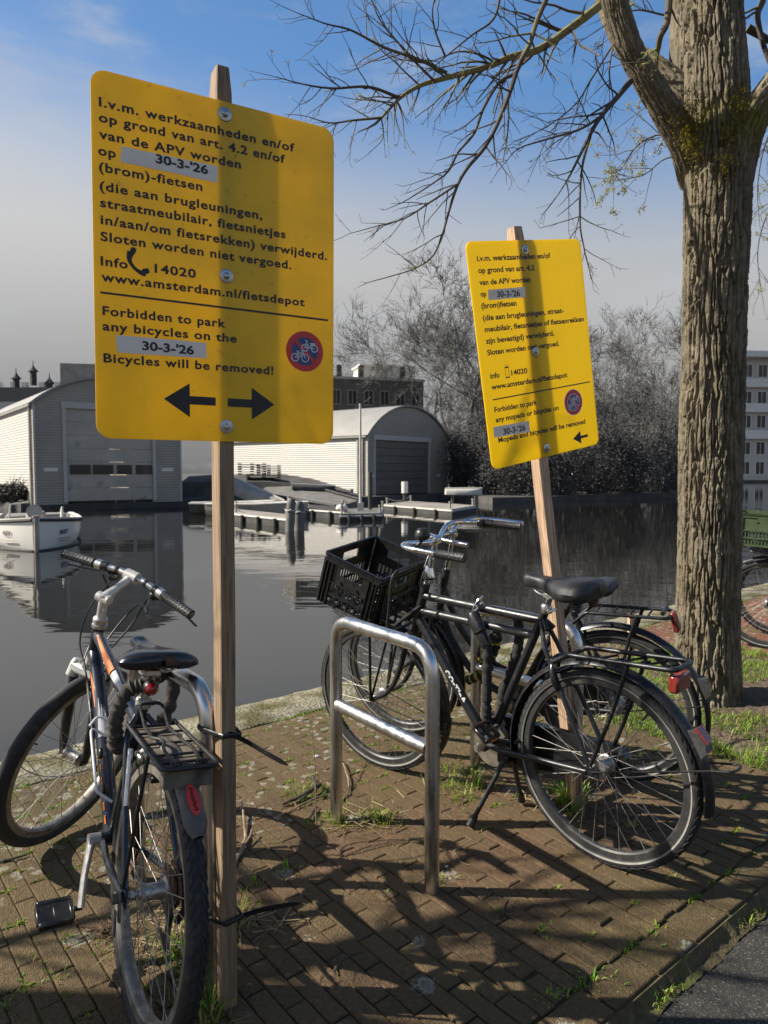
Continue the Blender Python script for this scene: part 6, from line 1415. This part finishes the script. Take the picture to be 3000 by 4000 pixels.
def bush(label, base, W_, H, n, ms, group=None, leaf=.09, name='bush', D_=None):
    t = thing(name, label, 'bush', loc=base, group=group); D_ = D_ or W_ * .6; b = MB(); s = MB()
    cl = [(V((rf_.uniform(-.5, .5) * W_, rf_.uniform(-.5, .5) * D_, rf_.uniform(.05, 1) ** .8 * H)), rf_.uniform(.10, .22) * H) for _ in range(46)]
    for i in range(n):
        c, r = rf_.choice(cl); q = V((rf_.gauss(0, r), rf_.gauss(0, r), rf_.gauss(0, r * .8))); p = c + q; w = max(0.05, 1 - (p.z / H) ** 3)
        if abs(p.x) > W_ * .62 * w + .3 or p.z < 0: continue
        u = V((rf_.gauss(0, 1), rf_.gauss(0, 1), rf_.gauss(0, 1))).normalized(); v = u.orthogonal().normalized(); sz = leaf * rf_.uniform(.5, 1.3)
        b.add([p - u * sz, p + v * sz * .6, p + u * sz, p - v * sz * .6], [(0, 1, 2, 3)], 0 if rf_.random() < .72 else 1)
    for i in range(130):
        c, r = rf_.choice(cl); c = c + V((rf_.gauss(0, .3), rf_.gauss(0, .2), rf_.gauss(0, .4))); s.tube(smoothpts([V((c.x * .25, c.y * .3, 0)), V((c.x * .6, c.y * .6, c.z * .6)), c + V((rf_.gauss(0, .2), 0, r * .8))], 3), [.03, .025, .02, .018, .015, .012, .01], 4, cap=False)
    obj('stem', s, G['bark'], t); o = obj('foliage', b, ms, t, smooth=False, fix=False); o['kind'] = 'stuff'
    return t
def onb(px, d): p = at(px, 1900, d); return (p.x, p.y, -.45)
bare_tree("tall bare spreading tree behind the right boathouse, left of the tilted sign", onb(1800, 68), 33, 1.0, 4, G['bark'], trunk_r=.28)
bare_tree("bare tree with low branches overhanging the right boathouse roof", onb(1700, 72), 18, 1.15, 4, G['bark'], trunk_r=.2)
bare_tree("bare tree rising just behind the right edge of the tilted sign", onb(2330, 74), 24, .9, 4, G['bark'], trunk_r=.22)
bare_tree("bare rounded tree on the far bank left of the big trunk", onb(2560, 78), 25, 1.0, 4, G['bark'], trunk_r=.24)
bare_tree("bare tree behind the tilted sign on the far bank", onb(2080, 70), 21, 1.1, 4, G['bark'], trunk_r=.22)
for (px, d, h, lab) in ((1790, 66, 31, "broad bare tree over the right end of the right boathouse"), (1480, 92, 24, "bare tree behind the brick building roof, left of the others"), (1760, 80, 36, "tall bare tree between the brick building and the tilted sign"), (1920, 76, 34, "tall bare tree just left of the tilted sign top"), (2440, 84, 28, "tall bare tree over the white house"), (2690, 90, 27, "tall bare tree behind the big trunk"), (2200, 86, 27, "tall bare tree hidden mostly behind the tilted sign"), (1990, 62, 13, "low bare tree behind the lower corner of the tilted sign"), (2400, 64, 12, "low bare tree among the dark bushes")):
    bare_tree(lab, onb(px, d), h, 1.05, 4, G['bark'], trunk_r=.22)
bare_tree("small bare tree behind the left boathouse roof", onb(300, 84), 14.5, .95, 4, G['bark'], trunk_r=.2)
DK = [G['leaf'], G['leaf3']]; LT = [G['leaf2'], G['leaf']]
for (px, d, w, h, n, ms, lab) in ((1790, 61, 3.4, 4.6, 5200, DK, "dark ivy clad bush beside the right end of the right boathouse"), (1905, 58, 4.2, 6.0, 6500, DK, "tall dark bush left of the tilted post on the far bank"), (2030, 54, 4.4, 4.2, 5200, DK, "low dense dark bush behind the tilted post"),
                           (2200, 54, 4.6, 4.4, 5600, LT, "pale leafy bush right of the tilted post at the water"), (2330, 57, 4.4, 5.4, 6000, DK, "dark bush with hanging shoots in the middle of the far bank"), (2420, 66, 5.4, 9.6, 8200, DK, "tall dark evergreen clump in the middle of the far bank"),
                           (2470, 58, 4.2, 4.8, 5400, LT, "pale bush at the water just left of the big trunk"), (2580, 61, 5, 6.8, 6500, DK, "dark bush mostly behind the left edge of the big trunk"), (2270, 64, 5, 7.6, 6500, DK, "mid height dark bush in front of the white house"), (2640, 68, 5, 7.5, 6500, DK, "dark overgrown bush behind the big trunk")):
    bush(lab, onb(px, d), w * 1.25, h * 1.15, int(n * 1.5), ms, 'bushes along the far bank', D_=3)
bush("low dark shrubs in front of the left boathouse side wall", onb(30, 42), 2.6, 1.1, 2200, DK, 'bushes along the far bank')

# ------------------------------------------------------------------ boats, docks and poles
def wz(px, py): return gat(px, py, WATER)
def sloop(base, heading, label):
    u = V((cos(heading), sin(heading), 0)); l = V((-u.y, u.x, 0)); t = thing('sloop', label, 'boat', mat=cols(u, l, (0, 0, 1), base)); L = 6.2; Bm = 1.3; n = 26; rings = []
    prof = lambda f: Bm * (1 - max(0, (f - .55) / .45) ** 2.3 * .93) * (1 - .10 * max(0, .3 - f) / .3)
    sheer = lambda f: .74 + .20 * max(0, (f - .3) / .7) ** 2
    def section(f, inset=0.0, zk=-.22):
        w = prof(f) - inset; z1 = sheer(f); x = -L / 2 + L * f; rake = .16 * max(0, (f - .8) / .2); out = []
        for i in range(13):
            a = -pi / 2 + pi * i / 12; c = abs(sin(a)) ** .55 * (1 if a > 0 else -1); out.append(V((x + rake * (abs(sin(a)) ** 2 - .5), w * c, z1 - (z1 - zk) * cos(a) ** .7)))
        return out
    fs = [i / n for i in range(n + 1)]
    b = MB(); secs = [section(f) for f in fs]; m = 13; vs = [p for s in secs for p in s]; b.add(vs, [(i * m + k, i * m + k + 1, (i + 1) * m + k + 1, (i + 1) * m + k) for i in range(n) for k in range(m - 1)] + [tuple(range(m)), tuple(n * m + k for k in range(m))[::-1]])
    secs = [section(f, .05, .12) for f in fs]; vs = [p for s in secs for p in s]; b.add(vs, [(i * m + k, i * m + k + 1, (i + 1) * m + k + 1, (i + 1) * m + k) for i in range(n) for k in range(m - 1)]); hull = obj('hull', b, G['hull'], t, fix=False)
    for sg in (-1, 1):
        b = MB(); b.tube([V((-L / 2 + L * f + .08 * max(0, (f - .8) / .2), sg * (prof(f) + .015), sheer(f) - .05)) for f in fs], .045, 8); obj('rubbing_strake', b, G['dark'], hull)
        b = MB(); secs = [[V((-L / 2 + L * f + .08 * max(0, (f - .8) / .2), sg * (prof(f) - q), sheer(f) + z)) for q, z in ((-.03, .0), (-.03, .035), (.13, .035), (.13, .0))] for f in fs]; b.sweep(secs); obj('gunwale', b, G['white'], hull)
    b = MB(); b.tube([V((-L / 2 + L * f, sg * (prof(f) * .97 + .012), -.0)) for sg in (1,) for f in fs] + [V((-L / 2 + L * f, -(prof(f) * .97 + .012), -.0)) for f in fs[::-1]], .05, 6); obj('waterline_stripe', b, G['dark'], hull)
    b = MB(); b.tube([(L / 2 + .03, 0, -.2), (L / 2 + .10, 0, .3), (L / 2 + .14, 0, .97)], .055, 8); b.cyl((L / 2 + .1, -.0, .97), (L / 2 + .1, 0, 1.02), .09, 8); obj('stem_fender', b, G['mid'], hull)
    b = MB(); fd = [f for f in fs if f > .68]; vs = []; 
    for f in fd: vs += [V((-L / 2 + L * f, -(prof(f) - .06), sheer(f) - .02)), V((-L / 2 + L * f, 0, sheer(f) + .04)), V((-L / 2 + L * f, prof(f) - .06, sheer(f) - .02))]
    b.add(vs, [(i * 3 + k, i * 3 + k + 1, i * 3 + k + 4, i * 3 + k + 3) for i in range(len(fd) - 1) for k in range(2)]); obj('foredeck', b, G['seat'], hull)
    b = MB(); b.bbox((-.9, 0, .62), (.9, .6, .62), None, .08); b.cyl((-.42, -.05, .95), (-.38, -.05, .97), .24, 20); obj('console', b, G['mid'], t)
    b = MB(); b.tube([(.85, -.75, .8), (.75, -.70, 1.25), (.75, -.2, 1.32)], .025, 8); b.bbox((1.2, .72, .95), (1.4, .06, .30), Matrix.Rotation(-.15, 3, 'Y'), .01); obj('rail', b, G['metal'], t)
    b = MB(); b.bbox((-2.2, 0, .62), (1.2, 1.9, .34), None, .06); b.bbox((.6, .8, .55), (2.4, .4, .3), None, .06); obj('seat', b, G['seat'], t)
    for sg in (-1, 1):
        def fn(p, sg=sg):
            f = 1 - (.10 + abs(p.x)) / L; return V((-L / 2 + L * f + .06, sg * (prof(f) * (1.0 - .03) + .012 + .01), p.z))
        for (s_, w_, c_, z) in (("KEY", .36, .13, .42),):
            lettering(hull, s_, .55 if sg > 0 else -.91, z, w_, c_, G['dark'], bold=.03, fn=(lambda p: fn(p)), name='lettering')
        for (x0, z, w_) in ((.45, .30, .55), (.52, .22, .42)):
            b = MB(); pts = [fn(V((x0 + w_ * i / 8, 0, z))) for i in range(9)]; b.tube(pts, .012, 4); obj('fine_print', b, G['mid'], hull)
    return t
p = at(138, 2157, 19.9); sloop((p.x - 1.35, p.y + 2.85, WATER), radians(-64), "white open motor sloop marked KEY with its bow towards the quay")
def pile(px, py, h, label, lean, r=.16):
    p = wz(px, py); t = thing('mooring_pile', label, 'mooring pile', loc=p, group='wooden mooring piles'); b = MB(); n = 10
    b.tube([V((lean * i / n, .02 * noise.noise(V((i, px, 0))), -.5 + (h + .5) * i / n)) for i in range(n + 1)], [r * (1 + .12 * noise.noise(V((i * .7, px, 3)))) for i in range(n)] + [r * .55], 12); obj('post', b, G['plank'], t)
    b = MB(); b.tube([V((lean * .6 + r * 1.05 * cos(a), r * 1.05 * sin(a), h * .62 + .02 * (q % 3))) for q, a in enumerate([2 * pi * k / 14 for k in range(14)])], .03, 6, closed=True); obj('rope', b, G['trim'], t)
pile(1128, 2076, 1.25, "left and thicker of the two wooden mooring piles beside the left post", .12, .17); pile(1168, 2072, 1.12, "right and straighter of the two wooden mooring piles beside the left post", .02, .2)
def raft(pts, z0, z1, name, label, cat, m=None, planks=True):
    P = [V((p.x, p.y, 0)) for p in pts]; c = sum(P, V()) / len(P); t = thing(name, label, cat, loc=(c.x, c.y, 0)); b = MB(); q = [p - c for p in P]; n = len(q)
    b.add([V((p.x, p.y, z0)) for p in q] + [V((p.x, p.y, z1)) for p in q], [tuple(range(n))[::-1], tuple(range(n, 2 * n))] + [(i, (i + 1) % n, (i + 1) % n + n, i + n) for i in range(n)]); obj('float', b, G['dark'], t, smooth=False)
    b = MB(); a, b_, c_, d = q; k = 26
    for i in range(k):
        f0, f1 = i / k, (i + .9) / k; A, B_, C, D = a.lerp(b_, f0), a.lerp(b_, f1), d.lerp(c_, f1), d.lerp(c_, f0); b.add([V((x.x, x.y, z1 + .003)) for x in (A, B_, C, D)] + [V((x.x, x.y, z1 + .05)) for x in (A, B_, C, D)], [(4, 5, 6, 7), (0, 1, 5, 4), (1, 2, 6, 5), (2, 3, 7, 6), (3, 0, 4, 7)])
    o = obj('deck', b, m or G['plank'], t, smooth=False)
    b = MB(); w = (b_ - a).normalized(); 
    for (x, y) in ((a, b_), (b_, c_), (c_, d), (d, a)): b.tube([V((x.x, x.y, z1 - .06)), V((y.x, y.y, z1 - .06))], .06, 4)
    obj('edge_beam', b, G['trim'], t, smooth=False)
    for (u, w2) in ((a, b_), (b_, c_), (c_, d), (d, a)):
        b = MB(); p_ = u * .93; b.cyl((p_.x, p_.y, z1 + .05), (p_.x, p_.y, z1 + .42), .055, 8); b.cyl((p_.x, p_.y, z1 + .36), (p_.x, p_.y, z1 + .42), .085, 8); obj('bollard', b, G['mid'], t)
    for f in (.2, .5, .8):
        p_ = a.lerp(b_, f); n_2 = V(((b_ - a).y, -(b_ - a).x, 0)).normalized(); b = MB(); b.tube([p_ + n_2 * .09 + V((0, 0, z0 + .02)), p_ + n_2 * .10 + V((0, 0, z1 - .02))], .085, 8); obj('fender', b, G['dark'], t)
    b = MB(); A_, B_ = a * .93 + V((0, 0, z1 + .38)), d * .93 + V((0, 0, z1 + .38)); b.tube([A_.lerp(B_, i / 8) + V((0, 0, -.22 * sin(pi * i / 8))) for i in range(9)], .022, 5); obj('rope', b, G['trim'], t)
    return t
raft([wz(1328, 2036), wz(1490, 2032), wz(1500, 2008), wz(1345, 2010)], WATER - .1, WATER + .28, 'floating_dock', "small floating dock holding the thin pole, left of the black crate", 'dock')
raft([wz(1500, 1992), wz(1765, 2016), wz(1860, 1998), wz(1600, 1978)], WATER - .1, WATER + .30, 'jetty', "long planked jetty in front of the right boathouse", 'jetty', G['mid'])
raft([wz(915, 2036), wz(1128, 2062), wz(1135, 2046), wz(915, 2018)], WATER - .05, WATER + .35, 'gangway', "low gangway leading from the left post to the mooring piles", 'gangway', G['mid'])
raft([wz(1120, 2010), wz(1345, 2030), wz(1350, 2012), wz(1120, 1992)], WATER - .05, WATER + .36, 'dark_pontoon', "dark pontoon between the mooring piles and the small dock", 'pontoon', G['dark'])
# slipway
A, B_, C, D = at(1085, 1870, 52), at(1400, 1955, 46), at(1310, 1982, 43), at(1000, 1930, 47)
b = MB(); b.add([A, B_, C, D] + [V((p.x, p.y, WATER - .3)) for p in (A, B_, C, D)], [(0, 1, 2, 3), (3, 2, 6, 7), (2, 1, 5, 6), (0, 3, 7, 4), (1, 0, 4, 5)]); t = thing('slipway', "sloping planked slipway in front of the white boathouse wall", 'slipway', loc=(0, 0, 0)); obj('deck', b, G['plank'], t, smooth=False)
b = MB(); b.tube([D + V((0, -.05, .08)), C + V((0, -.05, .08))], .12, 4); b.tube([A + V((0, 0, .1)), B_ + V((0, 0, .1))], .09, 4); obj('rail', b, G['dark'], t, smooth=False)
p = wz(1408, 2022); t = thing('pole', "tall thin pale pole on the small floating dock", 'pole', loc=(p.x, p.y, WATER + .33)); b = MB(); b.cyl((0, 0, 0), (0, 0, 5.2), .075, 10, r2=.05); obj('shaft', b, G['metal'], t); b = MB(); b.box((0, 0, .2), (.3, .3, .4)); obj('foot', b, G['trim'], t, smooth=False)
p = wz(1446, 2016); t = thing('pole', "short dark pole right behind the tall pale pole", 'pole', loc=(p.x, p.y, WATER + .33)); b = MB(); b.cyl((0, 0, 0), (0, 0, 1.9), .1, 10); obj('shaft', b, G['dark'], t)
p = wz(1335, 2026); o = MB(); o.ball((0, 0, .18), .22, 12, 8, 0, (1.3, 1, .8)); o = tag(obj('buoy', o, G['white']), "white buoy lying on the left end of the small floating dock", 'buoy'); o.location = (p.x, p.y, WATER + .33)
p = wz(1581, 1984); t = thing('bollard_lamp', "white cylinder lamp on a dark foot on the long jetty", 'lamp', loc=(p.x, p.y, WATER + .47)); b = MB(); b.cyl((0, 0, .45), (0, 0, 1.15), .2, 14); obj('lamp_body', b, G['white'], t); b = MB(); b.cyl((0, 0, 0), (0, 0, .45), .11, 10); obj('foot', b, G['dark'], t)
def hull_boat(pos, heading, L, Bm, H, label, m, tilt=0.0, up=False, name='rowing_boat', group=None, roll=0.0):
    t = thing(name, label, 'boat', loc=pos, group=group); t.rotation_euler = (roll, tilt, heading); n = 18; b = MB(); rings = []
    for i in range(n + 1):
        f = i / n; w = Bm / 2 * (1 - max(0, (f - .5) / .5) ** 2.4 * .96) * (1 - .25 * max(0, .25 - f) / .25); z1 = H * (1 + .25 * max(0, f - .5)); rings.append([V((-L / 2 + L * f, w * (abs(sin(a)) ** .6) * (1 if a > 0 else -1), (z1 - z1 * cos(a) ** .8) * (1 if not up else -1) + (H if up else 0))) for a in [-pi / 2 + pi * k / 10 for k in range(11)]])
    vs = [p for r in rings for p in r]; m_ = 11; b.add(vs, [(i * m_ + k, i * m_ + k + 1, (i + 1) * m_ + k + 1, (i + 1) * m_ + k) for i in range(n) for k in range(m_ - 1)] + [tuple(range(m_))]); h = obj('hull', b, m, t, fix=False)
    if not up:
        b = MB()
        for f in (.3, .55, .75): b.box((-L / 2 + L * f, 0, H * .75), (.28, Bm * .8 * (1 - max(0, (f - .5)) * .8), .05))
        obj('thwart', b, G['plank'], t, smooth=False); b = MB(); 
        for sg in (-1, 1): b.tube([V((r[0 if sg < 0 else -1])) for r in rings], .045, 6)
        obj('gunwale', b, G['white'], t)
    else:
        b = MB(); b.tube([r[5] + V((0, 0, .02)) for r in rings], .05, 6); obj('keel', b, G['trim'], t)
    return t
p = at(1000, 1930, 44); hull_boat((p.x, p.y, WATER + .5), radians(-35), 4.6, 1.8, .7, "grey upturned hull leaning on the slipway behind the left post", G['mid'], .30, True, 'upturned_boat')
p = at(1010, 2000, 36); hull_boat((p.x, p.y, WATER - .12), radians(-8), 5.2, 1.7, .75, "open rowing boat with pale cushions moored right of the left post", G['mid'], 0, False)
p = at(925, 2003, 36.5); hull_boat((p.x - .5, p.y + 1.5, WATER - .12), radians(10), 4.5, 1.6, .7, "dark rowing boat mostly behind the left post", G['dark'], 0, False)
p = at(1225, 1915, 48.5); hull_boat((p.x, p.y, p.z), radians(15), 3.0, 1.0, .35, "small dark dinghy lying at the top of the slipway", G['dark'], .05, True, 'dinghy')
p = at(1812, 1925, 44); t = hull_boat((p.x, p.y, p.z - .1), radians(4), 2.3, .9, .36, "pale dinghy lying upturned on a trestle at the end of the long jetty", G['trim'], 0, True, 'dinghy')
t = thing('trestle', "wooden trestle carrying the pale dinghy at the end of the long jetty", 'trestle', loc=(p.x, p.y, p.z - .1)); b = MB()
for x in (-.7, .55, .8):
    for y in (-.3, .3): b = MB(); b.box((x, y, -.55), (.12, .12, 1.1)); obj('leg', b, G['plank'], t, smooth=False)
b = MB(); b.box((0, -.3, -.03), (2.0, .1, .1)); b.box((0, .3, -.03), (2.0, .1, .1)); obj('beam', b, G['plank'], t, smooth=False)
b = MB(); gx = [-14, -12.5, -8, -5.5, -3.2, -1.6]; gz = [1.0, 1.1, 1.1, .75, .1, -.44]; rows = ((48.9, -.5, 0), (49.3, .62, .7), (51.4, 1.0, 1), (64, 1.0, 1)); vs = []
for (dd, zz, kk) in rows:
    for x, z in zip(gx, gz): vs.append((x, dd + (.0 if dd > 60 else .25 * (x + 8) * .3), (-.5 if kk == 0 else -.46 + (z + .46) * kk)))
b.add(vs, [(r * 6 + i, r * 6 + i + 1, r * 6 + i + 7, r * 6 + i + 6) for r in range(3) for i in range(5)]); struct('boatyard_ground', b, G['land'])
# pallets and stacks by the slipway
for (px, py, d, w, h, lab) in ((985, 1830, 52, 2.0, .9, "stack of pallets nearest the left post on the boatyard"), (1050, 1835, 52, 1.7, .8, "stack of pallets in the sun against the white boathouse wall"), (1030, 1862, 50, 2.4, .5, "dark low crate stack in front of the pallets"), (1310, 1915, 50, 2.6, .3, "flat heap of boards at the foot of the white wall")):
    p = at(px, py, d); t = thing('pallet_stack', lab, 'pallets', loc=(p.x, p.y, p.z)); n = max(2, int(h / .16))
    for i in range(n):
        b = MB()
        for k in range(5): b.box((-w / 2 + w * (k + .5) / 5, 0, -h / 2 + h * i / n), (w / 5 - .06, .9, .04))
        for k in (-.45, 0, .45): b.box((k * w, 0, -h / 2 + h * i / n + .06), (.12, .9, .08))
        obj('pallet', b, G['plank'] if 'dark' not in lab else G['dark'], t, smooth=False)
